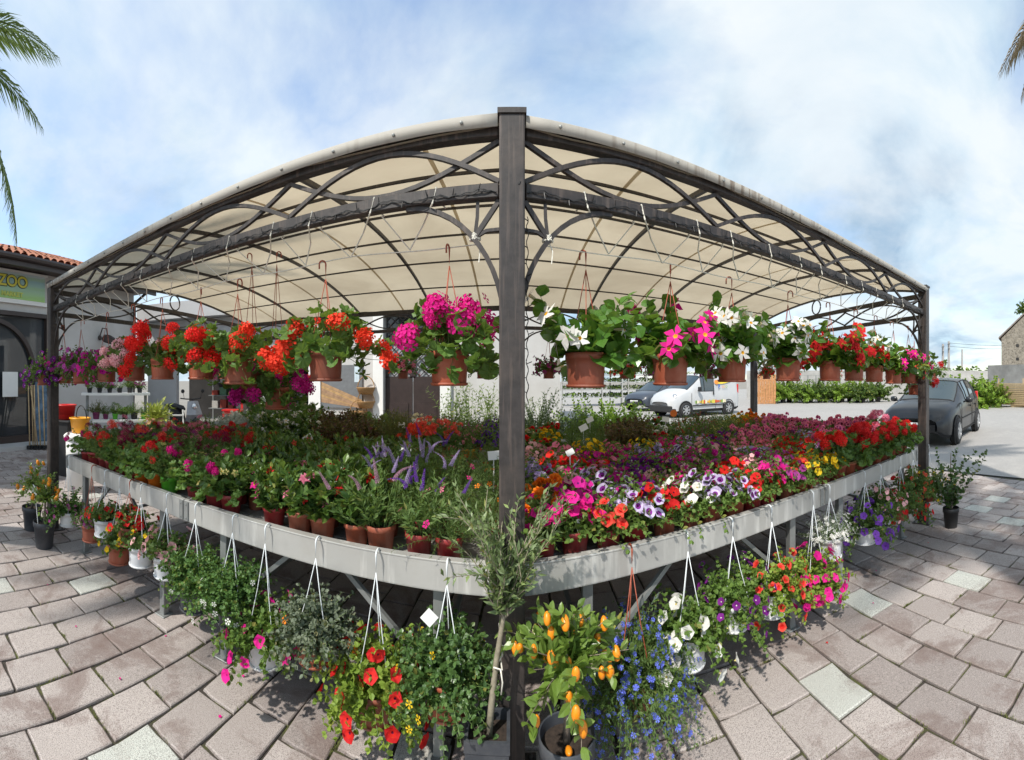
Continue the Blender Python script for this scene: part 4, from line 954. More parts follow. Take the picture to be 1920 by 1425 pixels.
species('coleus', 'redleaf', 3, lambda s: gen(s, 50, .05, (.10, .25), (30, 89), 1.2, leaf=TOV, ls=(.03, .045), per=2, lang=60, leafup=.5, fl_n=6, fl_t=(.9, 1), fl_s=(.008, .014), fl_up=.8), TFL)
species('bronze_herb', 'bronze', 2, lambda s: gen(s, 60, .05, (.10, .24), (30, 89), 1.2, leaf=TLA, ls=(.03, .05), per=2, lang=50), TSM)
species('green_mound', 'fine', 2, lambda s: gen(s, 70, .05, (.08, .2), (15, 89), 1.2, leaf=T_needle(.12), ls=(.02, .032), per=4, lang=45, step=.02), TSM)
species('regal', 'gerdark', 3, lambda s: (lambda b: (b, heads(b, s, 13, (.15, .24), (35, 88), .7, (.03, .042), fl_up=.8, out=.5)))(gen(s, 56, .045, (.06, .19), (20, 85), 1.5, leaf=TRD, ls=(.03, .048), tip=True, per=2, lang=75, leafup=.4)[0]), TREG)
species('alyssum', 'fine', 2, lambda s: gen(s, 60, .045, (.10, .2), (20, 88), 2.0, leaf=TLA, ls=(.015, .025), per=2, fl_n=90, fl_t=(.7, 1), fl_s=(.007, .011), fl_up=.7), TFL)
species('pinkstar', 'diplow', 2, lambda s: gen(s, 30, .045, (.10, .26), (35, 88), 1.5, leaf=TOVN, ls=(.04, .06), per=2, lang=50, fl_n=7, fl_t=(.8, 1), fl_s=(.014, .022), fl_out=.02), TFL)
# ------------------------------------------------------------------ plants on the benches
PNAME = {'terra': 'terracotta', 'redpot': 'red', 'blackpot': 'black', 'orangepot': 'orange', 'greenpot': 'green', 'purplepot': 'purple', 'whitepot': 'white', 'greypot': 'grey'}
prng = random.Random(42)
SHOW = {'geranium': 'geranium', 'geranium_sparse': 'leafy geranium', 'ivy_geranium': 'ivy geranium', 'petunia': 'petunia', 'small_petunia': 'small petunia', 'dipladenia': 'dipladenia', 'dipladenia_glossy': 'glossy dipladenia', 'dipladenia_full': 'dipladenia', 'yellow_star': 'star-flowered plant', 'veronica': 'flower spikes', 'purslane': 'purslane', 'plume_flower': 'plume flower', 'marigold': 'marigold', 'begonia': 'begonia', 'kalanchoe': 'kalanchoe', 'diascia': 'fine-flowered bush', 'dusty_miller': 'leafy plant', 'coleus': 'leafy bush', 'bronze_herb': 'leafy herb', 'green_mound': 'feathery mound', 'regal': 'regal geranium', 'alyssum': 'alyssum', 'pinkstar': 'star-flowered plant'}
CSHOW = {'dusty': 'dusky pink', 'veined': 'lilac veined', 'picotee': 'purple', 'regal': 'purple-white', 'regalred': 'pink-burgundy', 'hotpink': 'hot pink', 'pinkeye': 'pale pink', 'paleyellow': 'pale yellow', 'orangered': 'orange-red', 'palepink': 'pale pink', 'silver': 'silver', 'darkred': 'dark red', 'bronzy': 'bronze green', 'green': 'green'}
def fcols_for(sp, c):
    if sp in ('dipladenia', 'dipladenia_glossy', 'yellow_star', 'dipladenia_full'): return starcols(c)
    return cols(c)
_b = MB(); _b.box((0, 0, .03), (.002, .018, .075)); TAG = _b.mesh('plant_tag', M['card'])
def potted(sp, c, pk, loc, label, sc=1.0, single=False, r=.062, h=.112, rz=None, var=None, group='potted flowers on the benches', cat=None):
    t = thing(re_name(sp), label, cat or 'potted plant', loc, prng.uniform(0, 6.28) if rz is None else rz, group, sc)
    link_mesh('pot', pot('p', r, h, pk), t)
    v = SPEC[sp]; me, fr, T = v[prng.randrange(len(v)) if var is None else var % len(v)]
    put(t, me, fr, T, fcols_for(sp, c), single, h*.87)
    if prng.random() < .22: link_mesh('plant_tag', TAG, t, Matrix.Translation((r*.7, 0, h*.9)) @ Matrix.Rotation(prng.uniform(-.3, .3), 4, 'X'))
    return t
def re_name(sp): return {'geranium_sparse': 'geranium', 'small_petunia': 'petunia', 'dipladenia_glossy': 'dipladenia', 'dipladenia_full': 'dipladenia', 'yellow_star': 'star_flower', 'regal': 'geranium', 'ivy_geranium': 'geranium', 'green_mound': 'green_shrub', 'pinkstar': 'star_flower', 'bronze_herb': 'herb', 'plume_flower': 'plume_flower'}.get(sp, sp)
W = prng.choice
def zone(side, row, px):
    """(species, colour, pot) for a place on the front bench"""
    if side < 0:
        if px < 410:
            if row == 0: return ('geranium_sparse' if prng.random() < .55 else 'ivy_geranium', W(['red', 'burgundy', 'hotpink']), 'redpot' if px < 262 else ('orangepot' if px < 306 else 'greenpot' if px < 345 else 'redpot'))
            return (W(['geranium_sparse', 'ivy_geranium', 'ivy_geranium']), W(['red', 'pink', 'burgundy', 'coral', 'plum']), W(['redpot', 'terra']))
        if px < 470 and row < 2: return ('yellow_star', 'paleyellow', 'redpot')
        if px < 470: return (W(['ivy_geranium', 'geranium', 'dipladenia']), W(['red', 'red', 'burgundy']), W(['terra', 'redpot']))
        if px < 705:
            if row == 0 and 615 < px < 665: return ('dipladenia_glossy', 'pink', 'terra')
            return ('dipladenia', W(['pink', 'hotpink', 'pink', 'red', 'red']) if row < 3 else W(['red', 'red', 'coral', 'pink']), W(['terra', 'terra', 'redpot']))
        if px < 815: return ('veronica', W(['violet', 'violet', 'lilac', 'dusty']) if row < 3 else W(['lilac', 'violet']), W(['redpot', 'terra'])) if row < 5 or px > 770 else ('dipladenia', W(['red', 'coral']), 'terra')
        if 860 < px < 915 and row in (4, 5): return ('plume_flower', 'orange', 'terra')
        return ('purslane', W(['magenta', 'red', 'hotpink', 'orange', 'pink']), 'redpot')
    if px < 1035: return ('marigold', 'orange', 'redpot') if 1 <= row <= 2 else ('small_petunia', W(['lilac', 'palepink', 'coral']), 'terra') if row > 2 else ('petunia', 'hotpink', 'redpot')
    if row == 0:
        for lim, v in ((1105, ('petunia', 'hotpink', 'redpot')), (1160, ('petunia', 'coral', 'redpot')), (1225, ('petunia', 'veined', 'redpot')), (1280, ('petunia', 'red', 'terra')), (1332, ('petunia', 'white', 'terra')), (1378, ('petunia', 'veined', 'terra')), (1425, ('petunia', 'red', 'redpot')), (1455, ('petunia', 'hotpink', 'redpot')), (1490, ('petunia', 'mauve', 'terra')), (1515, ('petunia', 'coral', 'terra')), (1560, ('petunia', 'yellow', 'terra'))):
            if px < lim: return v
        return ('geranium', W(['red', 'scarlet', 'red']), 'terra')
    if px < 1560 and not (row >= 5 and px > 1400):
        c = W(['red', 'scarlet', 'hotpink', 'magenta', 'lilac', 'hotpink', 'hotpink', 'mauve', 'red', 'pink', 'veined', 'yellow', 'palepink', 'pink', 'picotee', 'red'])
        return (W(['petunia', 'petunia', 'small_petunia']), c, W(['terra', 'redpot']))
    if px < 1640: return ('regal', W(['regal', 'regal', 'regalred']), 'terra')
    return (W(['geranium', 'geranium', 'regal']), W(['red', 'scarlet', 'orangered', 'red', 'pink']), 'terra') if True else None
def zone_rear(side, row, px):
    if side < 0:
        if px < 330: return ('geranium_sparse', W(['red', 'white']), 'terra')
        if px < 410: return ('green_mound', 'green', 'blackpot')
        if px < 480: return ('dusty_miller', 'silver', 'blackpot')
        if px < 590: return ('dipladenia_full', 'white', 'terra')
        if px < 690: return ('coleus', W(['burgundy', 'plum']), 'blackpot')
        if px < 765: return ('bronze_herb', 'bronzy', 'terra')
        if px < 832: return ('kalanchoe', W(['cream', 'pink', 'cream', 'coral', 'orangered']), 'terra')
        if px < 912: return ('diascia', W(['mauve', 'pink', 'mauve', 'plum']), W(['yellow', 'terra']))
        return ('small_petunia', 'violet', 'terra')
    if px < 1065: return ('begonia', W(['red', 'scarlet', 'yellow', 'cream', 'red']), 'redpot')
    if px < 1125: return ('green_mound', 'green', 'whitepot')
    if px < 1215: return ('coleus', W(['burgundy', 'red']), 'blackpot')
    if px < 1275: return ('begonia', W(['white', 'white', 'red']), 'terra')
    if px < 1335: return ('diascia', W(['plum', 'mauve', 'red']), 'terra')
    if px < 1375: return ('diascia', 'lime', 'terra')
    if px < 1440: return ('marigold', W(['orange', 'yellow', 'orange']), 'terra') if row > 0 else ('diascia', 'red', 'terra')
    return (W(['regal', 'geranium', 'regal']), W(['regal', 'regalred', 'regal']) , 'terra') if px < 1580 else ('geranium', W(['red', 'coral', 'white']), 'terra')
def label_plant(c, sp, pk, row, side, bench, k):
    cs = CSHOW.get(c, c)
    if sp == 'dusty_miller': cs = 'silver'
    if sp == 'coleus': cs = 'dark red'
    rw = 'front' if row == 0 else ORD[row]
    return '%s %s, %s pot, %s row of %s %s bench, %s from centre post' % (cs, SHOW[sp], PNAME.get(pk, 'yellow'), rw, 'left' if side < 0 else 'right', bench, ORD[k])
rows = [(.105, .150), (.29, .165), (.49, .185), (.71, .205), (.95, .22), (1.20, .235), (1.47, .25)]
for side in (-1, 1):
    for row, (o, st) in enumerate(rows):
        m = .12 if side < 0 else .13; k = 0; end = 3.42 if side < 0 else 3.56
        if row == 0 and side < 0: m = .26
        while m < end:
            mm = m+prng.uniform(-.02, .02); oo = o+(prng.uniform(-.015, .025) if row else prng.uniform(-.01, .01)); q = pos(side*mm, oo, ZS); px = px_of(q)
            gap = row == 0 and side < 0 and (455 < px < 488 or 345 < px < 368)
            if not gap:
                sp, c, pk = zone(side, row, px); sc = prng.uniform(.92, 1.10)*(1.0 if row else 1.0)
                if side > 0 and px > 1560: sc *= 1.12
                potted(sp, c, pk, q, label_plant(c, sp, pk, row, side, 'front', k), sc, single=(row == 0 and m < 1.9), r=.062 if row else .064); k += 1
            m += st*prng.uniform(.93, 1.07)
    for row, (o, st) in enumerate([(2.13, .245), (2.42, .26), (2.78, .28), (3.2, .31)]):
        m = .14; k = 0
        while m < 3.75:
            q = pos(side*(m+prng.uniform(-.02, .02)), o+prng.uniform(-.02, .02), ZS); px = px_of(q); sp, c, pk = zone_rear(side, row, px)
            potted(sp, c, pk, q, label_plant(c, sp, pk, row, side, 'rear', k), prng.uniform(1.1, 1.35)*(1 if side < 0 else .80)); k += 1; m += st*prng.uniform(.93, 1.07)
# ------------------------------------------------------------------ pots hanging under the pergola
def leaf_parts(t, b, lm, offz):
    """each large leaf a part of its own"""
    if not hasattr(b, 'leaves'): return
    P, F, S, T = b.leaves; bb = MB(); bb.scatter(T, np.zeros((1, 3)), np.eye(3)[None], 1.0); me = bb.mesh('leaf', LM[lm]); mb = t.matrix_basis
    bpy.context.view_layer.update(); mw = t.matrix_world.copy(); dd = [(mw @ Vector(p)).xy.length for p in P]; order = np.argsort(dd)
    for k in order[:290]:
        X = Matrix.Identity(4)
        for i in range(3):
            for j in range(3): X[i][j] = float(F[k][i, j]*S[k])
            X[i][3] = float(P[k][i])
        X[2][3] += offz; link_mesh('leaf', me, t, X)
    rest = order[290:]
    if len(rest): bb = MB(); bb.scatter(T, P[rest], F[rest], S[rest]); link_mesh('leaf', bb.mesh('leaf', LM[lm]), t, Matrix.Translation((0, 0, offz)), kind='stuff')
def h_ger(sd, hn=7, hs=(.045, .062), ln=70, trail=0.0, solo=False, hL=(.17, .29), hel=(-5, 66)):
    b, _ = gen(sd, ln, .055, (.10, .24), (-5, 85), 2.5+trail, leaf=TRD, ls=(.05, .078), tip=True, per=2, lang=75, leafup=.35, stem_r=.0022, solo=solo); return b, heads(b, sd, hn, hL, hel, 1.4, hs, .05)
def h_dip(sd, n=7, ns=26, solo=False): return gen(sd, ns, .05, (.14, .33), (12, 89), 1.5, leaf=TOVW, ls=(.065, .105), per=2, lang=55, skip=.12, step=.036, wob=.12, leafup=.45, stem_r=.0024, solo=solo, fl_n=n, fl_t=(.7, 1), fl_s=(.046, .06), fl_out=.075, fl_up=.1)
def h_pet(sd, n=46, fs=(.024, .031), ns=64, L=(.12, .28), dr=5.0, T=None, leaf=TOV, ls=(.024, .038), el=(-5, 88)): return gen(sd, int(ns*1.6), .055, L, droop=dr, leaf=leaf, ls=ls, per=3, lang=60, skip=.15, fl_n=n, fl_t=(.6, 1), fl_s=fs, fl_out=.034, fl_up=.35, fl_vis=True, el=el)
def hanging(name, cat, px, o, zrim, hook, lm, g, T, fc, pk, label, group, r=.085, h=.135, single=True, sc=1.0, hm='terra_hook', bname='blossom', hang_o=None, rz=None, front_s=None):
    s = s_of(px, o); q = pp(s, o, zrim-h) if o > -.02 else pos(s, o, zrim-h)
    t = thing(name, label, cat, q, prng.uniform(0, 6.28) if rz is None else rz, group)
    link_mesh('pot', pot('h', r, h, pk, True), t)
    b, fr = g; put(t, b.mesh('foliage', [LM[lm], M['stem']]), fr, T, fc, single, h*.9, bname); leaf_parts(t, b, lm, h*.9)
    if hook: hanger(hook-(zrim-h), h-.004, r*.97, M[hm], t, int(px), 0 if rz else None, .024 if rz else .016)
    return t
GU = 'flower pots hanging from the front beam of the pergola'
def up(px, lm, g, T, fc, name, label, zr=1.672, **k): return hanging(name, 'hanging pot', px, OR, zr, ZR+.012, lm, g, T, fc, 'terra', label, GU, **k)
up(843, 'ger', h_ger(11, 12, (.05, .066), 80, solo=True, hL=(.17, .25), hel=(30, 86)), THEAD, cols('hotpink'), 'geranium', 'hanging terracotta pot of magenta-pink geranium just left of the centre post')
up(612, 'ger', h_ger(22, 11, (.045, .06), 90, solo=True), THEAD, cols('orangered'), 'geranium', 'hanging orange-red geranium beside the magenta one, left of centre post', zr=1.69)
up(447, 'ger', h_ger(13, 13, (.045, .06), 70, 1.5, True), THEAD, cols('orangered'), 'geranium', 'hanging orange-red geranium, third pot left of the centre post')
up(378, 'gerdark', h_ger(14, 16, (.042, .056), 55), THEAD, cols('scarlet'), 'geranium', 'hanging scarlet geranium, fourth pot left of the centre post', zr=1.70)
up(306, 'gerdark', h_ger(15, 16, (.042, .056), 55), THEAD, cols('scarlet'), 'geranium', 'hanging scarlet geranium next to the pale lilac one on the left', zr=1.70)
up(254, 'gerdark', h_ger(16, 18, (.04, .055), 55), THEAD, cols('palepink'), 'geranium', 'hanging pale pink and lilac geranium in the left half of the row', zr=1.69)
up(201, 'fine', h_pet(17, 60, (.028, .036)), TPET, cols('magenta'), 'petunia', 'hanging magenta petunia beside the pale lilac geranium', zr=1.68)
up(153, 'fine', h_pet(18, 70, (.028, .036)), TPET, cols('mauve'), 'petunia', 'hanging mauve petunia, second pot from the left pergola post', zr=1.66)
up(121, 'fine', h_pet(19, 60, (.028, .036)), TPET, cols('magenta'), 'petunia', 'hanging magenta petunia closest to the left pergola post', zr=1.66)
hanging('petunia', 'hanging pot', 84, -.06, 1.64, None, 'fine', h_pet(20, 60, (.026, .034)), TPET, cols('picotee'), 'terra', 'hanging dark purple petunia just outside the left pergola post', GU)
dl = MB(); q = pp(s_of(84, -.06), -.06)
up(1098, 'dip', h_dip(31, 14, 30, True), TSTAR, starcols('white'), 'dipladenia', 'hanging white dipladenia with glossy leaves just right of the centre post', zr=1.668, r=.092, h=.14)
up(1256, 'dip', h_dip(32, 22, 32, True), TSTAR, starcols('hotpink'), 'dipladenia', 'hanging pink dipladenia, second pot right of the centre post', zr=1.675, r=.092, h=.14)
up(1371, 'dip', h_dip(33, 24, 30, True), TSTAR, starcols('white'), 'dipladenia', 'hanging white dipladenia, third pot right of the centre post', zr=1.685)
up(1476, 'dip', h_dip(34, 24, 26, True), TSTAR, starcols('white'), 'dipladenia', 'hanging white dipladenia, fourth pot right of the centre post', zr=1.69)
up(1555, 'dip', h_dip(35, 44, 24), TSTAR, starcols('red'), 'dipladenia', 'hanging crimson dipladenia, left one of the two crimson pots', zr=1.69)
up(1600, 'dip', h_dip(36, 40, 24), TSTAR, starcols('red'), 'dipladenia', 'hanging crimson dipladenia, right one of the two crimson pots', zr=1.69)
up(1638, 'dip', h_dip(37, 30, 24), TSTAR, starcols('white'), 'dipladenia', 'hanging white dipladenia between the crimson and pink ones', zr=1.68)
up(1674, 'dip', h_dip(38, 28, 24), TSTAR, starcols('hotpink'), 'dipladenia', 'hanging pink dipladenia near the right end of the row', zr=1.66)
up(1702, 'fine', h_pet(39, 60, (.016, .022)), TFL, cols('orangered'), 'geranium', 'hanging orange-red small-flowered pot beside the right pergola post', zr=1.66)
hanging('geranium', 'hanging pot', 1728, .08, 1.655, ZR, 'gerdark', h_ger(40, 8, (.03, .042), 45), THEAD, cols('scarlet'), 'terra', 'hanging scarlet geranium right at the right pergola post', GU)
hanging('geranium', 'hanging pot', 1712, .30, 1.49, ZR, 'gerdark', h_ger(41, 7, (.035, .048), 40, 5), THEAD, cols('red'), 'terra', 'trailing red geranium hanging lower than the others by the right post', GU, r=.075, h=.11)
hanging('alyssum', 'hanging pot', 1748, .02, 1.66, None, 'fine', gen(42, 40, .04, (.12, .3), (-10, 60), 5, leaf=TLA, ls=(.015, .025), fl_n=60, fl_t=(.4, 1), fl_s=(.010, .014)), TFL, cols('white'), 'terra', 'small white trailing flowers hanging just outside the right pergola post', GU, r=.06, h=.09, single=False)
hanging('geranium', 'hanging pot', 525, .62, 1.50, ZR+.3, 'gerdark', h_ger(43, 14, (.045, .06), 50, 5), THEAD, cols('magenta'), 'terra', 'trailing magenta geranium hanging low behind the orange-red pots on the left', GU)
hanging('geranium', 'hanging pot', 478, .55, 1.60, ZR+.3, 'gerdark', h_ger(44, 2, (.03, .04), 60, 7), THEAD, cols('hotpink'), 'terra', 'dark trailing leafy geranium hanging behind the third pot on the left', GU)
GRR = 'small pots hanging along the rear beam'
for k, (px, c, nm) in enumerate([(455, 'plum', 'burgundy pot by the left rear post'), (560, 'magenta', 'magenta pot above the poster wall'), (775, 'pink', 'pink pot in front of the dark door'), (910, 'burgundy', 'burgundy pot beside the centre post, left'), (1022, 'plum', 'plum pot beside the centre post, right'), (1075, 'burgundy', 'burgundy pot behind the first white dipladenia'), (1152, 'coral', 'coral pot over the plant racks'), (1208, 'mauve', 'mauve pot left of the pink dipladenia'), (1300, 'plum', 'plum pot over the white van'), (1335, 'magenta', 'magenta pot over the van, right of another'), (1405, 'red', 'red trailing pot by the right rear post'), (1450, 'coral', 'coral pot right of the right rear post'), (1530, 'red', 'red pot in the right end bay')]):
    hanging('petunia', 'hanging pot', px, OD-.12, 1.70, 2.24, 'fine', h_pet(60+k, 60, (.024, .032), 44, (.12, .24), 4), TPET, cols(c), 'terra', 'small hanging ' + nm, GRR, single=False, r=.075, h=.12)
# ------------------------------------------------------------------ baskets hooked over the front rail
GL = 'baskets hooked over the front rail of the benches'
def low(px, yr, lm, g, T, fc, pk, name, label, hm='strand', r=.085, h=.12, single=True, o=-.055, bname='blossom'):
    s = s_of(px, o); q = pos(s, o); zr = max(z_of(q, yr), h+.03)
    return hanging(name, 'hanging basket', px, o, zr, ZRAIL+.028, lm, g, T, fc, pk, label, GL, r=r, h=h, single=single, hm=hm, bname=bname, rz=math.pi/2)
low(128, 958, 'bac', h_pet(71, 60, (.014, .02), 60, (.12, .27), 4), TFL, cols('mauve'), 'whitepot', 'trailing_plant', 'trailing green basket with small mauve flowers at the left bench end', single=False)
low(172, 983, 'fine', h_pet(72, 70, (.014, .02), 36, (.08, .16), 2, el=(25, 88)), TFL, cols('mauve'), 'terra', 'verbena', 'lilac verbena in a terracotta basket below the left bench end', hm='terra_hook', single=False)
low(196, 972, 'fine', h_pet(73, 16, (.02, .026), 36, (.08, .16), 2.5, el=(25, 88)), TPET, cols('red'), 'whitepot', 'petunia', 'white basket of leafy plant with few red flowers, left end')
low(243, 985, 'fine', h_pet(74, 30, (.024, .032), 40, (.08, .17), 2.5, el=(20, 88)), TPET, cols('red'), 'terra', 'petunia', 'bright red petunia basket on orange strands on the left rail', hm='terra_hook')
low(224, 1020, 'fine', h_pet(75, 16, (.018, .024), 36, (.08, .17), 2.5, el=(20, 88)), TPET, cols('yellow'), 'terra', 'petunia', 'yellow flowers in a terracotta basket below the left rail')
low(264, 1022, 'fine', h_pet(76, 9, (.016, .022), 36, (.08, .17), 2.5, el=(20, 88)), TPET, cols('yellow'), 'whitepot', 'petunia', 'white basket with few yellow flowers beside the terracotta yellow one')
low(312, 1040, 'fine', h_pet(77, 22, (.026, .034), 44, (.08, .19), 3, el=(20, 88)), TPET, cols('pinkeye'), 'whitepot', 'petunia', 'white basket of pale pink dark-eyed petunias on the left rail')
low(366, 1080, 'bac', h_pet(78, 3, (.01, .014), 190, (.08, .22), 4, ls=(.022, .032)), TFL, cols('white'), 'greypot', 'bacopa', 'dense green trailing basket in a grey pot, right of the pale pink petunias', r=.095, h=.17)
low(436, 1112, 'bac', h_pet(79, 26, (.011, .016), 200, (.08, .23), 4.5, ls=(.02, .03)), TFL, cols('white'), 'greypot', 'bacopa', 'dense green trailing basket dotted with small white flowers', h=.14)
low(497, 1190, 'pet', h_pet(80, 30, (.026, .033), 100, (.08, .25), 5), TPET, cols('hotpink'), 'whitepot', 'petunia', 'hot pink petunia basket low on the left rail')
low(592, 1180, 'grey', h_pet(81, 5, (.018, .024), 170, (.08, .22), 5, ls=(.022, .032)), TFL, cols('orange'), 'terra', 'purslane', 'grey-green trailing basket with few orange flowers')
low(705, 1285, 'lime', h_pet(82, 40, (.026, .034), 110, (.09, .27), 5.2), TPET, cols('red'), 'terra', 'petunia', 'lime green petunia basket with red flowers trailing to the paving')
low(838, 1262, 'port', h_pet(83, 16, (.012, .017), 170, (.08, .26), 5.5, ls=(.022, .033)), TFL, cols('yellow'), 'terra', 'purslane', 'dense dark green trailing basket next to the olive tree', h=.13)
def f_lob(sd): return gen(sd, 520, .08, (.14, .33), (-10, 88), 5.0, leaf=TLA, ls=(.018, .032), per=3, lang=42, step=.022, fl_n=900, fl_t=(.8, 1), fl_s=(.008, .0125), fl_out=.008, fl_up=.1, stem_r=.0011)
low(1185, 1268, 'fine', f_lob(84), T_small(5), pm_('blue'), 'terra', 'lobelia', 'big trailing blue lobelia basket hanging on orange strands', hm='terra_hook', single=False)
low(1290, 1190, 'pet', h_pet(85, 36, (.028, .036), 70, (.10, .25), 5), TPET, cols('white'), 'whitepot', 'petunia', 'white petunia basket on the right rail beside the blue lobelia')
low(1374, 1125, 'pet', h_pet(86, 30, (.018, .026), 90, (.10, .27), 5, ls=(.02, .032)), TPET, cols('picotee'), 'whitepot', 'petunia', 'leafy basket with few purple and white flowers on the right rail')
low(1447, 1105, 'lime', h_pet(87, 44, (.022, .030), 80, (.10, .25), 4.5), TPET, cols('coral'), 'whitepot', 'petunia', 'bright green basket with coral pink petunias in a white pot')
low(1525, 1090, 'lime', h_pet(88, 56, (.026, .033), 70, (.10, .25), 5), TPET, cols('hotpink'), 'terra', 'petunia', 'hot pink and purple petunia basket, biggest blossoms on the right rail')
low(1556, 1005, 'silver', gen(89, 150, .07, (.12, .22), (5, 88), 2.5, leaf=TLA, ls=(.012, .02), per=2, fl_n=230, fl_t=(.6, 1), fl_s=(.010, .014), fl_out=.006, fl_up=.7), TFL, cols('white'), 'whitepot', 'alyssum', 'white pot covered in tiny white flowers on the right rail', single=False, h=.13)
low(1622, 985, 'fine', h_pet(90, 60, (.026, .034), 60, (.12, .30), 5), TPET, cols('violet'), 'whitepot', 'petunia', 'deep violet petunia basket right of the tiny white flowers')
low(1652, 952, 'fine', h_pet(91, 44, (.018, .026), 60, (.12, .26), 4.5), TPET, cols('palepink'), 'whitepot', 'verbena', 'white pot with pale pink flowers under the right rail')
low(1688, 945, 'fine', h_pet(92, 60, (.022, .03), 60, (.14, .34), 5), TPET, cols('red'), 'terra', 'petunia', 'trailing bright red petunia basket near the right bench end')
low(1712, 915, 'fine', h_pet(93, 50, (.016, .022), 60, (.12, .28), 4), TFL, cols('coral'), 'terra', 'verbena', 'coral pink verbena basket behind the bright red petunia', single=False)
low(1742, 915, 'fine', h_pet(94, 60, (.015, .02), 70, (.14, .32), 4), TPET, cols('yellow'), 'terra', 'petunia', 'yellow trailing basket beside the right pergola post')
# ------------------------------------------------------------------ trees and pots on the paving
def fruit_mesh():
    b = MB(); b.lathe([(0, -1), (.42, -.86), (.66, -.4), (.70, 0), (.6, .5), (.32, .86), (.06, .98), (0, .97)], n=10); return b.mesh('fruit', mat('kumquat_peel', (.80, .26, .012), .35, var=.18, scale=60, bmp=.1), True)
FRUIT = fruit_mesh()
def tree(name, cat, label, loc, pk, r, h, square, trunk, crown_c, g, lm, bark, group=None, fruit=0, fs=.02, tr=.008, fr_r=None):
    t = thing(name, label, cat, loc, 0, group)
    if square:
        b = MB(); q = r*.78; 
        V = [(-q, -q, 0), (q, -q, 0), (q, q, 0), (-q, q, 0), (-r*.96, -r*.96, h*.88), (r*.96, -r*.96, h*.88), (r*.96, r*.96, h*.88), (-r*.96, r*.96, h*.88)]
        b.add(V, [(3, 2, 1, 0), (0, 1, 5, 4), (1, 2, 6, 5), (2, 3, 7, 6), (3, 0, 4, 7)])
        for sx, sy, w_, l_ in ((0, -1, 2*r, .012), (0, 1, 2*r, .012), (-1, 0, .012, 2*r-.024), (1, 0, .012, 2*r-.024)): b.box((sx*(r-.006), sy*(r-.006), h*.95), (w_, l_, h*.12))
        b.poly([(-r*.95, -r*.95, h*.9), (r*.95, -r*.95, h*.9), (r*.95, r*.95, h*.9), (-r*.95, r*.95, h*.9)], 1); b.build('pot', [M[pk], M['soil']], t)
    else: link_mesh('pot', pot('t', r, h, pk, False, 28), t)
    b = MB(); b.tube(trunk, np.linspace(tr*1.25, tr*.7, len(trunk)), 8); b.build('trunk', M[bark], t, True)
    bb, fr = g; me = bb.mesh('crown', [LM[lm], M[bark]]); cr = link_mesh('crown', me, t, Matrix.Translation(crown_c)); leaf_parts(t, bb, lm, crown_c[2])
    rg = np.random.default_rng(5)
    if fruit:
        P = fr[0]
        for k in range(min(fruit, len(P))):
            v = Vector(P[k])+Vector(crown_c); s = fs*rg.uniform(.85, 1.15); link_mesh('fruit', FRUIT, t, Matrix.Translation(v) @ Matrix.Rotation(rg.normal(0, .35), 4, 'X') @ Matrix.Diagonal((s, s, s*1.25, 1)))
    return t
p = at(915, d=1.47, z=0)
ol = tree('olive_tree', 'tree', 'young olive tree in a square grey pot tied to the centre post', p, 'greypot', .078, .33, True, [(0, 0, .26), (.012, 0, .40), (.03, .005, .56), (.05, .01, .68), (.062, .012, .76)], (.062, .012, .72),
     gen(201, 52, .015, (.12, .52), (62, 89), .08, leaf=T_lance(.16, .15), ls=(.038, .06), per=2, lang=40, skip=.1, step=.022, wob=.10, leafup=1.0, stem_r=.0026), 'olive', 'olivebark', tr=.0105)
b = MB(); q0 = Vector((.028, -.012, .545)); q1 = Vector((.075, .09, .55)); pcx = pos(0, 0).x-p.x
pth = [(.020, -.014, .545), (.05, -.02, .540), (pcx-.05, D0-p.y-.052, .548), (pcx+.05, D0-p.y-.052, .548), (pcx+.052, D0-p.y+.052, .56), (pcx-.052, D0-p.y+.052, .57), (.05, .03, .56), (.038, .012, .55)]
b.tube([Vector(v)+p for v in pth], .0035, 5); b.tube([p+Vector(v) for v in ((.045, -.02, .543), (.052, -.024, .50), (.047, -.02, .455))], .003, 5); tag(b.build('tie_rope', M['rope'], None, True), 'white rope tying the olive trunk to the centre post', 'rope')
kum_g = gen(202, 54, .03, (.08, .26), (0, 89), 3.6, leaf=TOVN, ls=(.05, .075), per=2, lang=50, skip=.12, step=.028, wob=.12, leafup=.5, stem_r=.0024, solo=True, fl_n=60, fl_t=(.55, 1), fl_s=(.02, .024), fl_out=.014, fl_up=-.6, fl_vis=True)
p = at(1063, d=1.44, z=0)
tree('kumquat_tree', 'tree', 'kumquat tree with ripe orange fruit in a round grey pot by the centre post', p, 'greypot', .098, .33, False, [(0, .01, .27), (.002, .008, .42), (.0, 0, .60)], (0, 0, .57), kum_g, 'kum', 'bark', fruit=34, fs=.019, tr=.011)
b = MB(); tag(link_mesh('fruit', FRUIT, None, Matrix.Translation(p+Vector((.0, -.045, .305))) @ Matrix.Rotation(1.3, 4, 'X') @ Matrix.Diagonal((.019, .019, .024, 1))), 'fallen orange kumquat lying on the soil of its pot', 'fruit')
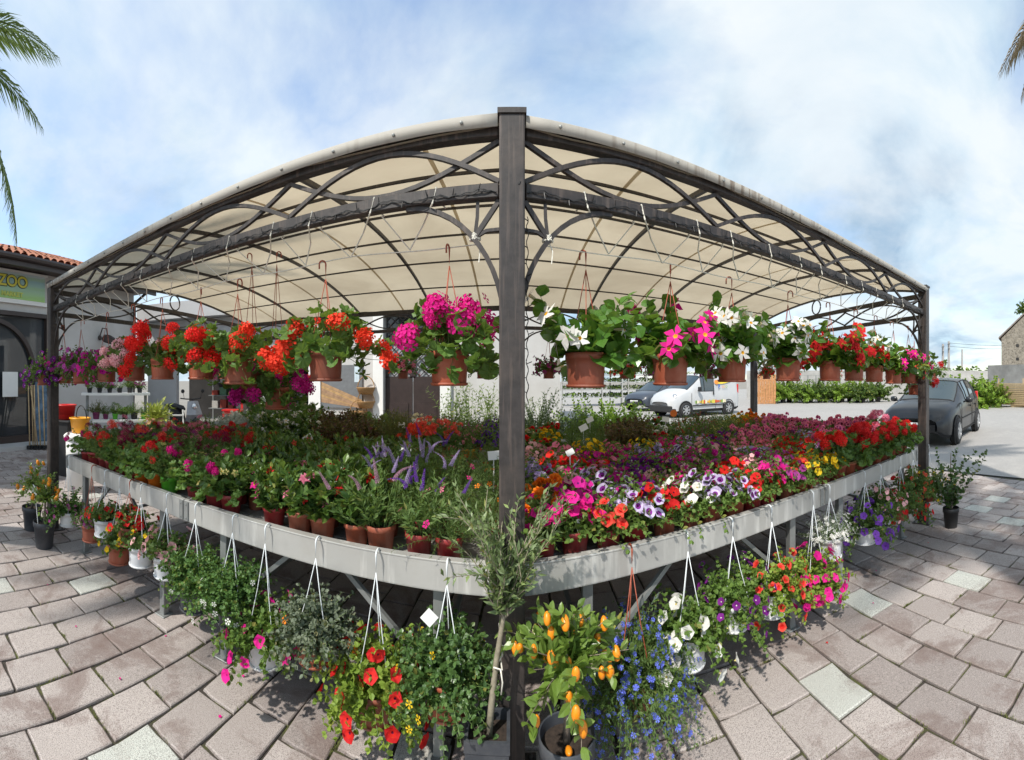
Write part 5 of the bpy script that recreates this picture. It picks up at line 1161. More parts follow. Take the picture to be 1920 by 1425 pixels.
for k, (px, pyb, lab) in enumerate(((60, 992, 'small citrus tree in a black pot, rear one of the pair by the left post'), (83, 1025, 'small citrus tree in a black pot with a white tag, front one of the pair'))):
    p = at(px, pyb, z=0); tree('citrus_tree', 'tree', lab, p, 'greypot', .105, .24, False, [(0, 0, .2), (.015, 0, .34), (.03, 0, .47)], (.03, 0, .46), gen(210+k, 40, .02, (.10, .30), (-20, 89), 2.0, leaf=TOVN, ls=(.03, .05), per=2, lang=50, skip=.1, step=.022, stem_r=.002, fl_n=30, fl_t=(.55, 1), fl_s=(.02, .02), fl_out=.01, fl_up=-.5), 'kum', 'bark', 'small citrus trees by the left post', fruit=13, fs=.026, tr=.013)
    if k:
        b = MB(); b.bar(p+Vector((-.01, -.06, .22)), p+Vector((-.055, -.07, .50)), .008, .004); c = p+Vector((-.06, -.07, .52)); b.bar(c+Vector((-.05, 0, .01)), c+Vector((.05, 0, -.005)), .002, .07); tag(b.build('price_tag', M['card']), 'white tag on a leaning stick in the front citrus pot', 'tag')
p = at(1783, 988, z=0)
tree('ficus_tree', 'tree', 'small glossy ficus in a black pot standing alone on the right paving', p, 'blackpot', .088, .205, False, [(0, 0, .17), (.004, 0, .4), (-.003, .003, .62), (0, 0, .78)], (0, 0, .20), gen(220, 18, .02, (.25, .74), (60, 89), .15, leaf=TOVW, ls=(.04, .062), per=2, lang=58, skip=.12, step=.035, wob=.09, stem_r=.003, solo=True), 'ficus', 'bark', tr=.006)
# price cards
cards = [(653, 880, .5, 'biggest white price card, among the dipladenias'), (760, 848, .95, 'white price card among the purple flower spikes'), (926, 854, .9, 'white price card left of the centre post'), (577, 822, 1.5, 'tilted white price card at the edge of the white dipladenias'), (752, 797, 2.6, 'yellowish price card in front of the dark door'), (780, 790, 3.0, 'small price card right of the yellowish one'), (1069, 848, .8, 'leaning white price card above the petunias'), (1094, 802, 2.3, 'lower of two thin cards in the green mound'), (1106, 787, 2.9, 'upper of two thin cards in the green mound'), (1248, 786, 2.6, 'white card below the white van'), (1546, 814, .75, 'round-cornered card among the regal geraniums'), (414, 814, 1.5, 'white price card among the silver leaves on the left'), (1411, 776, 3.4, 'small white card by the right rear post'), (1263, 775, 3.2, 'round orange tag below the white van')]
for px, py, o, lab in cards:
    q = pos(s_of(px, o), o); zc = z_of(q, py); d = math.hypot(q.x, q.y); w = {653: .062, 1069: .05}.get(px, .075 if d < 3.2 else .085); hh = w*.72; rz = -math.atan2(q.x, q.y)+prng.uniform(-.3, .3)
    t = thing('price_card', lab, 'price card', (q.x, q.y, 0), rz, 'price cards in the flower benches'); tl = R(prng.uniform(-6, 6)) if px not in (577, 1069, 1094, 1106) else R(-28)
    b = MB()
    if px == 1263: b.lathe([(0, -.002), (.05, -.002), (.05, .002), (0, .002)], n=14, M=Matrix.Rotation(R(90), 4, 'X'))
    else: b.box((0, 0, 0), (w, .003, hh))
    c = b.build('card', M['orangepot'] if px == 1263 else M['card'], t, loc=(0, 0, zc)); c.rotation_euler = (R(-14), tl, 0)
    b = MB(); b.bar((0, .004, ZS+.05), (math.sin(tl)*.0, .004, zc-hh*.2), .006, .006); b.build('stick', M['card'], t)
q = at(805, d=1.60, z=0); q.z = z_of(q, 1158); b = MB(); b.box((0, 0, 0), (.05, .003, .05)); o = b.build('price_card', M['card'], None, loc=q); o.rotation_euler = (R(-10), R(42), 0); tag(o, 'white diamond-tilted price card in the dark green basket', 'price card', 'price cards in the flower benches')
# fallen petals
rgp = np.random.default_rng(8)
for c, n, nm in (('hotpink', 10, 'pink'), ('red', 3, 'red')):
    P = []
    while len(P) < n:
        s = rgp.uniform(-3.6, 3.6); q = pos(s, -abs(rgp.normal(.1, .28))); 
        if math.hypot(q.x, q.y) > 1.2: P.append((q.x, q.y, .004))
    b = MB(); b.scatter(T_ovate(.4, .2, .1), A_(P), frames_x(np.c_[rgp.normal(size=(n, 2)), np.zeros(n)], rgp, roll=.2), rgp.uniform(.012, .022, n)); b.build('petal_litter', petal(C[c]), kind='stuff')
# ------------------------------------------------------------------ shop front things on the left
def bucket(name, cat, label, loc, r, h, m, handle=None):
    t = thing(name, label, cat, loc); b = MB(); b.lathe([(0, .004), (r*.78, .004), (r*.78, 0), (r*.97, h*.9), (r*1.06, h*.91), (r*1.06, h), (r*.97, h), (r*.80, .012), (0, .012)], n=24); b.build('body', M[m], t, True)
    if handle: b = MB(); b.tube([(r*1.0*math.cos(a), .02, h*.9+handle*math.sin(a)) for a in np.linspace(.0, math.pi, 14)], .008, 6); b.build('handle', M['wire'], t, True)
    return t
p = at(150, d=5.9, z=0)
t = thing('bin', 'white plastic bin with a lid, standing behind the left pergola post', 'bin', p); hb = z_of(p, 812)
b = MB(); b.lathe([(0, 0), (.19, 0), (.205, hb*.93), (.20, hb*.94)], n=26); b.build('body', M['white'], t, True)
b = MB(); b.lathe([(.205, hb*.93), (.232, hb*.92), (.235, hb*.96), (.20, hb), (0, hb+.005)], n=26); [b.box((.24*math.cos(a), .24*math.sin(a), hb*.93), (.05, .05, .05), a) for a in (-.3, 2.8)]; b.build('lid', M['white'], t, True)
bucket('bucket', 'bucket', 'yellow-orange plastic bucket with its handle up on the white bin', (p.x, p.y, hb+.006), .145, .215, 'yellow', .19)
p = at(124, d=6.9, z=0); zt = z_of(p, 787); t = thing('crate', 'black box stand behind the white bin', 'crate', p, R(20)); b = MB(); b.box((0, 0, zt/2), (.42, .4, zt)); b.box((0, 0, zt-.01), (.5, .46, .03)); bevel(b.build('body', M['blackbox'], t), .008)
bucket('flower_pot', 'flower pot', 'red plastic pot on the black box behind the yellow bucket', (p.x, p.y, zt+.005), .165, .25, 'red')
for k, (xt, xb, dd) in enumerate(((53, 56, 9.55), (60, 62, 9.5), (64, 66, 9.45), (71, 76, 9.5), (57, 71, 9.4), (80, 84, 9.6))):
    a = at(xb, d=9.25, z=.03); c = at(xt, d=dd-.02, z=0); c.z = z_of(c, 722); t = thing('broom', ['first wooden broom handle from the left beside the shop door', 'second wooden broom handle from the left beside the shop door', 'third wooden broom handle from the left beside the shop door', 'fifth wooden broom handle, leaning steeply beside the shop door', 'slanting broom handle crossing the others beside the shop door', 'rightmost broom handle next to the left pergola post'][k], 'broom', (0, 0, 0), 0, 'brooms leaning by the shop door')
    b = MB(); b.tube([a, c], .016, 8); b.build('handle', M['wood'], t, True); b = MB(); b.box(a+Vector((0, 0, .03)), (.09, .12, .07), .5); b.build('brush', M['blackbox'], t)
a, c = at(66, d=9.95, z=0), at(92, d=10.0, z=0); b = MB(); quad_wall(b, (a.x, a.y), (c.x, c.y), .06, 1.5, .06); tag(b.build('poster_board', mat('blue_printed_panel', (.10, .17, .25), .5, var=.7, scale=5, bmp=0)), 'blue printed panel behind the broom handles', 'panel')
# plant shelf
p = at(215, d=8.2, z=0); t = thing('plant_shelf', 'slanted metal plant shelf with two white boards by the shop wall', 'shelf', p, -math.atan2(p.x, p.y)); z1, z2 = z_of(p, 739), z_of(p, 787)
b = MB(); b.box((.02, .1, z1), (1.35, .35, .045)); b.build('board', M['white'], t); b = MB(); b.box((.2, -.12, z2), (1.25, .42, .045)); b.build('board', M['white'], t)
[MB().bar((x, y, 0), (x, y+.1, z1), .04).build('leg', M['leg'], t) for x in (-.55, .62) for y in (-.05, .2)]; [MB().bar((x, -.3, 0), (x, -.2, z2), .04).build('leg', M['leg'], t) for x in (-.35, .75)]
rzs = -math.atan2(p.x, p.y)
for k in range(7):
    lx = -.36+k*.185; q = p+Matrix.Rotation(rzs, 3, 'Z') @ Vector((lx, -.12, z2+.024)); sp = ['bronze_herb', 'green_mound', 'ivy_geranium', 'small_petunia', 'green_mound', 'alyssum', 'green_mound'][k]
    potted(sp, 'green', ['purplepot', 'purplepot', 'greenpot', 'blackpot', 'blackpot', 'greenpot', 'greenpot'][k], q, '%s herb pot from the left on the lower board of the plant shelf' % ORD[k], .95+.25*(k in (0, 4)), group='herb pots on the plant shelf')
for k in range(6):
    lx = -.5+k*.2; q = p+Matrix.Rotation(rzs, 3, 'Z') @ Vector((lx, .1, z1+.024)); potted(['alyssum', 'ivy_geranium', 'small_petunia'][k % 3], ['white', 'plum', 'mauve'][k % 3], 'blackpot', q, '%s flower pot from the left on the upper board of the plant shelf' % ORD[k], .9, group='flower pots on the plant shelf')
p = at(290, d=8.0, z=0); t = thing('clay_jar', 'big round clay jar with a spiky yellow-green plant', 'plant', p); zt = z_of(p, 783)
b = MB(); b.lathe([(0, 0), (.13, 0), (.16, .08), (.25, zt*.45), (.26, zt*.62), (.20, zt*.88), (.16, zt*.94), (.18, zt), (.15, zt), (.13, zt*.9)], n=24); b.disc(.15, (0, 0, zt*.92), 18, 1); b.build('jar', [mat('old_clay', (.42, .21, .12), .8, 0, .25, 5, .2, dirt=(.28, .20, .14), dscale=3), M['soil']], t, True)
bb, _ = gen(301, 46, .05, (.25, .46), (25, 88), 3.5, leaf=TLA, ls=(.12, .2), per=2, lang=25, skip=.1, step=.06, leafup=.4, stem_r=.003); link_mesh('foliage', bb.mesh('foliage', [LM['yucca'], M['stem']]), t, Matrix.Translation((0, 0, zt*.93)))
# white step ladder frame beside the jar
p = at(330, d=8.3, z=0); b = MB(); [b.bar((x, 0, 0), (x*.8, .12, .95), .03) for x in (-.17, .17)]; [b.bar((-.16, .03*k, .28*k), (.16, .03*k, .28*k), .03) for k in (1, 2, 3)]; o = b.build('step_ladder', M['white'], None, loc=p); o.rotation_euler = (0, 0, -math.atan2(p.x, p.y)); tag(o, 'small white step ladder between the clay jar and the scooter', 'ladder')
# scooter
def scooter(loc, rz):
    t = thing('scooter', 'black and grey motor scooter parked in front of the storeroom', 'scooter', loc, rz)
    for x in (-.62, .62):
        b = MB(); b.lathe([(.13, -.045), (.20, -.055), (.235, -.03), (.245, 0), (.235, .03), (.20, .055), (.13, .045)], n=22, M=Matrix.Rotation(R(90), 4, 'X')); w = b.build('wheel', M['rubber'], t, True, loc=(x, 0, .245)); b = MB(); b.lathe([(0, -.03), (.13, -.04), (.14, 0), (.13, .04), (0, .03)], n=18, M=Matrix.Rotation(R(90), 4, 'X')); b.build('rim', M['alloy'], w, True)
    def shell(nm, st, m):
        b = MB(); V = []; n = 12
        for x, z0, z1, hw in st:
            for k in range(n): a = 2*math.pi*k/n; V.append((x, hw*math.cos(a), (z0+z1)/2+(z1-z0)/2*math.sin(a)))
        F = [(q*n+k, q*n+(k+1) % n, (q+1)*n+(k+1) % n, (q+1)*n+k) for q in range(len(st)-1) for k in range(n)]; F += [tuple(range(n)), tuple(range(len(st)*n-n, len(st)*n))]; b.add(V, F); return b.build(nm, m, t, True)
    shell('rear_body', [(-.98, .62, .70, .05), (-.9, .5, .78, .13), (-.55, .36, .80, .17), (-.2, .30, .76, .15), (-.08, .26, .55, .12)], M['blackbox']); shell('seat', [(-.92, .78, .84, .10), (-.6, .77, .88, .15), (-.2, .74, .84, .14), (-.02, .70, .77, .07)], M['rubber'])
    shell('footboard', [(-.15, .22, .32, .13), (.3, .22, .31, .16), (.42, .24, .4, .16)], M['blackbox'])
    b = MB(); V = [(.33, -.2, .3), (.33, .2, .3), (.52, -.26, .62), (.52, .26, .62), (.44, -.17, .98), (.44, .17, .98), (.62, 0, .62), (.50, 0, .99), (.45, 0, .3)]; b.add(V, [(0, 2, 6, 8), (8, 6, 3, 1), (2, 4, 7, 6), (6, 7, 5, 3), (0, 8, 1, 3, 2), (2, 3, 5, 4)]); b.build('front_shield', mat('scooter_grey', (.30, .31, .32), .3, .2, bmp=0), t)
    shell('front_mudguard', [(.38, .42, .46, .05), (.6, .44, .53, .08), (.86, .40, .46, .05)], mat('scooter_dark', (.06, .06, .065), .3, bmp=0))
    b = MB(); b.tube([(.62, 0, .3), (.46, 0, .95), (.42, 0, 1.03)], .025, 8); b.tube([(.34, -.34, 1.06), (.42, -.2, 1.04), (.43, 0, 1.03), (.42, .2, 1.04), (.34, .34, 1.06)], .016, 8); b.build('handlebar', M['rubber'], t, True)
    for y in (-.26, .26): b = MB(); b.tube([(.42, y, 1.04), (.44, y*1.2, 1.22)], .006, 5); b.lathe([(0, 0), (.055, .0), (.05, .02), (0, .025)], (.44, y*1.25, 1.25), 12, M=Matrix.Rotation(R(90), 4, 'Y')); b.build('mirror', M['rubber'], t, True)
    b = MB(); b.lathe([(0, .03), (.07, .01), (.09, -.02)], (.56, 0, .84), 14, M=Matrix.Rotation(R(80), 4, 'Y')); b.build('headlight', M['chrome'], t, True)
p = at(345, d=11.6, z=0); scooter(p, R(-12))
for k, (px, d, z, lab) in enumerate(((436, 10.2, 0, 'stack of red plastic crates left of the rear post'), (470, 10.0, 0, 'stack of red plastic crates right of the left rear post'))):
    p = at(px, d=d, z=0); t = thing('crate_stack', lab, 'crates', p, R(25), 'stacks of red crates')
    for j in range(4 if k == 0 else 5): b = MB(); hh = .2; b.box((0, 0, j*.21+.1), (.42, .32, .14)); b.box((0, 0, j*.21+.185), (.46, .36, .03)); b.build('crate', M['red'], t)
# poster, wicker baskets, plants by the door
p0 = Vector((-4.55, YB-.03, 0)); t = thing('poster', 'framed picture of diagonal wooden boards on the white wall left of the door', 'poster', (-3.95, YB-.035, 1.40))
b = MB(); b.box((0, 0, 0), (1.15, .03, 1.0)); b.build('backing', mat('poster_grey', (.16, .17, .18), .6, bmp=0), t)
for k in range(7):
    x0_, z0_ = -.57, -.05-.075*k; b = MB(); y = -.018-.001*(k % 2); za, zb_ = z0_+.13, z0_-.32
    b.add([(x0_, y, max(za, -.5)), (.57, y, max(zb_, -.5)), (.57, y, max(zb_+.07, -.5)), (x0_, y, max(za+.07, -.5))], [(0, 1, 2, 3)]); b.build('printed_board', mat('printed_wood', (.40+.06*math.sin(k*2), .25+.04*math.sin(k*2), .13), .6, var=.3, scale=9, bmp=0), t)
b = MB(); b.box((.45, -.02, .28), (.12, .004, .36)); b.build('printed_sky', mat('printed_pale', (.55, .66, .72), .6, bmp=0), t)
for k, (px, py, lab) in enumerate(((686, 731, 'upper wicker basket hanging on the wall left of the door'), (686, 757, 'middle wicker basket hanging on the wall left of the door'), (672, 776, 'lowest wicker basket hanging on the wall left of the door'))):
    p = at(px, py, d=8.9*1.06); t = thing('wicker_basket', lab, 'basket', p, 0, 'wicker baskets on the wall'); b = MB(); b.lathe([(0, -.1), (.15, -.1), (.21, .04), (.22, .06), (.20, .06), (.14, -.08), (0, -.08)], n=20); b.build('body', M['wicker'], t, True)
    b = MB(); b.tube([(.2*math.cos(a), 0, .05+.26*math.sin(a)) for a in np.linspace(0, math.pi, 14)], .012, 5); b.build('handle', M['wicker'], t, True)
def shrub(name, label, loc, g, lm, pk=None, r=.14, h=.25, group=None, stem='stem', sc=1.0, cat='shrub'):
    t = thing(name, label, cat, loc, 0, group, sc)
    if pk: link_mesh('pot', pot('s', r, h, pk), t)
    link_mesh('foliage', g[0].mesh('foliage', [LM[lm], M[stem]]) if isinstance(g, tuple) else g, t, Matrix.Translation((0, 0, h*.85 if pk else 0))); return t
bam = lambda s: gen(s, 16, .08, (.8, 1.35), (76, 89), .12, leaf=TLA, ls=(.10, .17), per=2, lang=60, skip=.3, step=.07, stem_r=.007, wob=.03)
for k, (px, d, lab) in enumerate(((852, 8.4, 'tall bamboo pot right of the dark door'), (880, 8.5, 'tall bamboo pot next to another, nearest the centre post'), (925, 8.2, 'short leafy bamboo pot right behind the centre post'))): shrub('bamboo', lab, at(px, d=d, z=0), bam(401+k), 'bamboo', 'blackpot', group='bamboo pots by the door', cat='plant')
shrub('green_shrub', 'small blue-green shrub at the foot of the right door jamb', at(832, d=8.3, z=0), gen(405, 40, .08, (.3, .8), (50, 89), .8, leaf=TLA, ls=(.05, .09), per=3, lang=40, step=.05, stem_r=.004), 'grey', 'blackpot')
t = shrub('poinsettia', 'bright red poinsettia in front of the dark door, left side', at(707, d=7.4, z=0), gen(406, 24, .06, (.55, .75), (55, 89), .8, leaf=TOVW, ls=(.10, .16), tip=True, per=7, lang=75, stem_r=.005), 'hedge', 'redpot', cat='plant'); t.children[1].data.materials[0] = petal(C['red'])
for k, (px, o, sd, lm, lab, L, sc) in enumerate(((1018, 4.7, 410, 'grey', 'grey-green bushy plant behind the rear bench right of the centre post', (.6, 1.15), 1), (1055, 4.75, 411, 'grey', 'second grey-green bushy plant, closer to the lime green shrub', (.6, 1.1), 1), (1003, 4.8, 415, 'olive', 'taller grey-green plant right behind the centre post', (.7, 1.3), 1), (1128, 4.7, 412, 'bright', 'left half of the lime green shrub pair behind the rear bench', (.6, 1.15), 1), (1170, 4.8, 413, 'bright', 'right half of the lime green shrub pair, in front of the vehicles', (.6, 1.1), 1))):
    q = pos(s_of(px, o), o, 0); shrub('green_shrub', lab, q, gen(sd, 110, .14, L, (35, 89), .9, leaf=TLA if lm != 'bright' else TOVN, ls=(.06, .09), per=3, lang=45, step=.05, stem_r=.004), lm, 'blackpot', .19, .34)
# ------------------------------------------------------------------ far nursery racks, shrubs, planks
for k, (px, d, w, lab) in enumerate(((1110, 25, 3.6, 'tiered white nursery rack full of green seedlings, left one'), (1195, 26, 3.4, 'tiered white nursery rack full of green seedlings, right one'), (1270, 30, 4.5, 'distant seedling rack behind the white van'))):
    p = at(px, d=d, z=0); rz = -math.atan2(p.x, p.y)*.8; t = thing('nursery_rack', lab, 'plant rack', p, rz, 'nursery racks across the parking lot'); b = MB()
    for z in (.5, .95, 1.4, 1.85): b.box((0, 0, z), (w, .7, .05))
    for x in np.linspace(-w/2, w/2, 4): b.box((x, -.3, 1.0), (.07, .07, 2.0)); b.box((x, .3, 1.0), (.07, .07, 2.0))
    b.build('frame', M['rail'], t); rg = np.random.default_rng(k); P = []; 
    for z in (.53, .98, 1.43, 1.88):
        n = 500; P.append(np.stack([rg.uniform(-w/2, w/2, n), rg.uniform(-.33, .33, n), z+rg.uniform(0, .2, n)], 1))
    P = np.concatenate(P); b = MB(); b.scatter(TOV, P, rframes(len(P), rg, (0, 80)), rg.uniform(.08, .15, len(P))); b.build('seedling', LM['hedge'], t, kind='stuff')
def bush_mesh(sd, L, lm, ls=(.12, .2), n=60): return gen(sd, n, .18, L, (25, 89), .35, leaf=TOV, ls=ls, per=4, lang=55, skip=.12, step=.10, stem_r=.012, wob=.14)[0].mesh('foliage', [LM[lm], M['bark']])
BM = [bush_mesh(430+k, (.6, 1.5), ['hedge', 'bright', 'hedge', 'lime'][k]) for k in range(4)]
for k, px in enumerate(list(range(1452, 1650, 14))):
    p = at(px+prng.uniform(-3, 3), d=29+prng.uniform(-.8, .8), z=0); shrub('potted_shrub', 'potted shrub in the row along the far block wall, %s from the left' % ORD[k], p, BM[k % 4], 'hedge', 'blackpot', .2, .35, 'shrubs along the far wall', sc=prng.uniform(.85, 1.15))
for k, px in enumerate((1762, 1780, 1800, 1820, 1840, 1856)):
    p = at(px, d=24+prng.uniform(-.7, .7), z=0); shrub('hedge_shrub', '%s bush from the dark car in the hedge behind it' % ORD[k], p, BM[(k*2+1) % 4 if k % 3 else 0], 'hedge', None, group='bushes behind the dark car', sc=prng.uniform(1.25, 1.55))
for k in range(6):
    p = at(1760+k*14, d=36, z=0); shrub('hedge_shrub', '%s bush from the left showing over the far block wall' % ORD[k], p, BM[k % 4], 'hedge', None, group='bushes over the far wall', sc=prng.uniform(1.9, 2.4))
t = thing('plank_stack', 'stack of pale sawn planks in front of the concrete wall', 'plank stack'); a, c = at(1851, d=25.0, z=0), at(1975, d=22.5, z=0)
for j in range(12):
    for i in range(2):
        b = MB(); u = (c-a).normalized(); n = Vector((-u.y, u.x, 0)); off = n*(.32*i); e = prng.uniform(-.1, .1)
        b.bar(a+off+u*e+Vector((0, 0, .16+j*.105)), c+off+u*e+Vector((0, 0, .16+j*.105)), .29, .075+prng.uniform(0, .012)); b.build('plank', M['wood'], t)
for k in (.12, .5, .85): b = MB(); q = a.lerp(c, k); b.box((q.x, q.y-.28, .8), (.06, .04, 1.7)); b.box((q.x, q.y, .06), (.12, .9, .12)); b.build('stake', M['wood'], t)
p = at(1433, d=27, z=0); t = thing('wooden_fence', 'orange-brown board fence right of the white van', 'fence', p, -math.atan2(p.x, p.y))
for k in range(9): b = MB(); b.box((-.68+.17*k, 0, .95), (.155, .04, 1.9+prng.uniform(-.04, .04))); b.build('board', mat('orange_board', (.42, .20, .08), .8, 0, .25, 8, .2) if k == 0 else bpy.data.materials['orange_board'], t)
for zr_ in (.5, 1.5): b = MB(); b.box((0, .045, zr_), (1.5, .05, .09)); b.build('rail', bpy.data.materials['orange_board'], t)
w0, w1 = at(1455, d=30.5, z=0), at(1650, d=30.5, z=0); t = thing('wire_fence', 'thin wire mesh fence behind the potted shrubs', 'fence'); b = MB()
for k in range(14): q = w0.lerp(w1, k/13); b.tube([(q.x, q.y, 0), (q.x, q.y, 1.9)], .035, 6)
b.build('post', M['leg'], t); b = MB()
for z in np.arange(.2, 1.9, .28): b.tube([w0+Vector((0, 0, z)), w1+Vector((0, 0, z))], .012, 4)
b.build('wire', M['leg'], t)
p = at(1935, d=60, z=0); t = thing('conifer_tree', 'tall dark conifer above the stone house roof', 'tree', p); b = MB(); b.tube([(0, 0, 0), (0, 0, 13)], [.3, .08], 8); b.build('trunk', M['bark'], t)
bb = gen(440, 150, .2, (1.2, 2.6), (-5, 60), .05, leaf=TOVN, ls=(.35, .6), per=4, lang=45, step=.22, stem_r=.03)[0]; rgc = np.random.default_rng(4); link_mesh('crown', bb.mesh('crown', [LM['hedge'], M['bark']]), t, Matrix.Translation((0, 0, 11.2)))
# ------------------------------------------------------------------ palms: crowns at the edges of the frame
def frond_mesh(L, lm, nl=56, droop=.9, ll=.55, sd=1):
    rg = np.random.default_rng(sd); b = MB(); t = np.linspace(0, 1, 18); x = L*t*(1-.18*t*droop); z = L*(.28*t-.62*droop*t**2.2); P = np.stack([x, 0*t, z], 1); b.tube(P, np.linspace(.022, .004, 18), 5, mat=1)
    tt = np.linspace(.16, .995, nl); Q, D, S = [], [], []
    for k, u in enumerate(tt):
        c = np.array([np.interp(u, t, x), 0, np.interp(u, t, z)]); c2 = np.array([np.interp(min(1, u+.02), t, x), 0, np.interp(min(1, u+.02), t, z)]); d = c2-c; d /= np.linalg.norm(d)+1e-9
        for s in (-1, 1): Q.append(c); D.append(d*(.55+.5*u)+np.array([0, s*(1-.35*u), .18-.45*u+rg.normal(0, .1)])); S.append(ll*math.sin(math.pi*(.18+.80*u))**.6*rg.uniform(.85, 1.1))
    b.scatter(T_lance(.026, .22), A_(Q), frames_x(A_(D), rg, roll=.15), A_(S)); return b.mesh('frond', [LM[lm], M['stem'] if lm == 'palm' else M['bark']])
def palm(label, base, H, fr, lean=(0, 0)):
    t = thing('palm_tree', label, 'tree', base); top = Vector((lean[0], lean[1], H)); b = MB(); P = [Vector((0, 0, 0)).lerp(top, k/12)+Vector((0, 0, 0)) for k in range(13)]; b.tube(P, [.26-.04*math.sin(k*.26)+.012*(k % 2) for k in range(13)], 12); b.build('trunk', M['bark'], t, True)
    for me, az, tilt, roll in fr: link_mesh('frond', me, t, Matrix.Translation(top) @ Matrix.Rotation(az, 4, 'Z') @ Matrix.Rotation(-tilt, 4, 'Y') @ Matrix.Rotation(roll, 4, 'X'))
    return t
FG = [frond_mesh(2.5, 'palm', 64, .9, .5, k) for k in range(2)]; FLONG = frond_mesh(3.2, 'palm', 74, .9, .5, 3); FD = frond_mesh(1.9, 'dry', 44, 1.25, .5, 7)
fl = [(FG[k % 2], k*2.399, R([62, 40, 18, -2][k % 4]), prng.uniform(-.2, .2)) for k in range(26)]
fl = [f for f in fl if not .3 < f[1] % 6.283 < 1.9]+[(FG[0], R(64), R(12), 0), (FG[1], R(73), R(-2), .1), (FG[0], R(80), R(22), -.1), (FG[1], R(58), R(38), 0), (FLONG, R(64), R(-33), 0), (FLONG, R(60), R(-40), .1)]
palm('feathery green palm whose fronds reach in at the left edge', (-4.86, .05, 0), 5.2, fl)
fr_ = [(FG[k % 2], k*2.399+.6, R([60, 38, 15, 45][k % 4]), prng.uniform(-.2, .2)) for k in range(24)]
fr_ = [f for f in fr_ if not 1.1 < f[1] % 6.283 < 2.9]+[(FD, R(a), R(t_), 0) for a, t_ in ((100, 8), (106, -8), (112, 0), (97, -20), (120, -30), (60, -30), (200, -35))]
palm('palm with dry hanging fronds at the right edge of the frame', (4.60, .25, 0), 5.75, fr_)
palm('palm behind the photographer that throws streaky frond shade over the right paving', (1.0, -2.2, 0), 5.6, [(FG[k % 2], k*2.399+.2, R([58, 36, 14, 0][k % 4]), 0) for k in range(20)])
# ------------------------------------------------------------------ vehicles
def vehicle(t, st, paint, glass_bays, n_half=None, trim='rubber', w_pil=.0, sill=.32, lower='rubber', hood_x=None):
    """st: (x, z_bottom, z_belt, z_roof, half_belt, half_roof) from nose to tail; glass between belt and roof over the bays listed"""
    def ring(s):
        x, zb, zs, zr, hb, hr = s; zm = zb+(zs-zb)*.45; r = [(hb*.90, zb), (hb*.985, zb+(zs-zb)*.15), (hb*1.0, zm), (hb*.985, zb+(zs-zb)*.80), (hb*.955, zs), ((hb*.955+hr)/2+.012, (zs+zr)/2), (hr, zr-.035), (hr*.86, zr), (hr*.45, zr+.018), (0, zr+.024)]
        return [(x, y, z) for y, z in r]+[(x, -y, z) for y, z in r[-2::-1]]
    V = []; n = 19
    for s in st: V += ring(s)
    body, low_ = [], []; G = {}
    for q in range(len(st)-1):
        for k in range(n-1):
            f = (q*n+k, q*n+k+1, (q+1)*n+k+1, (q+1)*n+k); side = k in (4, 5) or k in (n-2-4, n-2-5)
            bay = glass_bays.get(q)
            if bay == 'side' and side: G.setdefault((q, k < 9), []).append(f)
            elif bay == 'wind' and k >= 6 and k <= n-2-6: G.setdefault(('w', q, 0), []).append(f)
            elif k in (0, n-2): low_.append(f)
            else: body.append(f)
    body.append(tuple(range(n))); body.append(tuple(range((len(st)-1)*n, len(st)*n)))
    V = np.array(V)
    def part(nm, F, m, inset=0, **k):
        idx = sorted({i for f in F for i in f}); mp = {i: j for j, i in enumerate(idx)}; b = MB(); b.add(V[idx], [tuple(mp[i] for i in f) for f in F]); o = b.build(nm, m, t, True, **k); return o
    part('body', body, paint); part('underbody', low_, M[lower])
    for key, F in G.items():
        o = part('window' if key[0] != 'w' else 'windscreen', F, M['carglass'])
        ec = {}
        for f in F:
            for a_, b_ in zip(f, f[1:]+f[:1]): ec[tuple(sorted((a_, b_)))] = ec.get(tuple(sorted((a_, b_))), 0)+1
        bm = MB()
        for (a_, b_), c_ in ec.items():
            if c_ == 1 and not (key[0] == 'w' and abs(V[a_][0]-V[b_][0]) < 1e-6 and ((key[1] == 5 and V[a_][0] < -.5) or (key[1] == 4 and V[a_][0] > -.8))): bm.tube([V[a_], V[b_]], .016, 5)
        if bm.V: bm.build('window_trim', M['rubber'], o)
    return V, n
M['carglass'] = glass_mat('car_glass', (.03, .045, .05), .02); M['carglass'].node_tree.nodes['Principled BSDF'].inputs['IOR'].default_value = 1.75
def wheel(t, x, y, r, w):
    b = MB(); Mx = Matrix.Rotation(R(90), 4, 'X'); b.lathe([(r*.66, -w*.5), (r*.80, -w*.54), (r*.95, -w*.46), (r, -w*.30), (r, w*.30), (r*.95, w*.46), (r*.80, w*.54), (r*.66, w*.5)], n=30, M=Mx); wl = b.build('wheel', M['rubber'], t, True, loc=(x, y, r))
    sg = 1 if y > 0 else -1; b = MB(); b.lathe([(r*.67, -w*.2*sg), (r*.67, w*.47*sg), (r*.62, w*.50*sg), (r*.60, w*.36*sg)], n=28, M=Matrix.Rotation(R(-90), 4, 'X')); b.lathe([(r*.60, w*.30*sg), (0, w*.30*sg)], n=28, mat=1, M=Matrix.Rotation(R(-90), 4, 'X'))
    for k in range(7):
        a = 2*math.pi*k/7; b.bar((.05*math.cos(a), sg*w*.42, .05*math.sin(a)), (r*.62*math.cos(a), sg*w*.44, r*.62*math.sin(a)), .045, .03, up=(0, 1, 0))
    b.lathe([(.065, w*.36*sg), (.06, w*.50*sg), (0, w*.51*sg)], n=12, M=Matrix.Rotation(R(-90), 4, 'X')); b.build('rim', [M['alloy'], M['blackbox']], wl)
    return wl
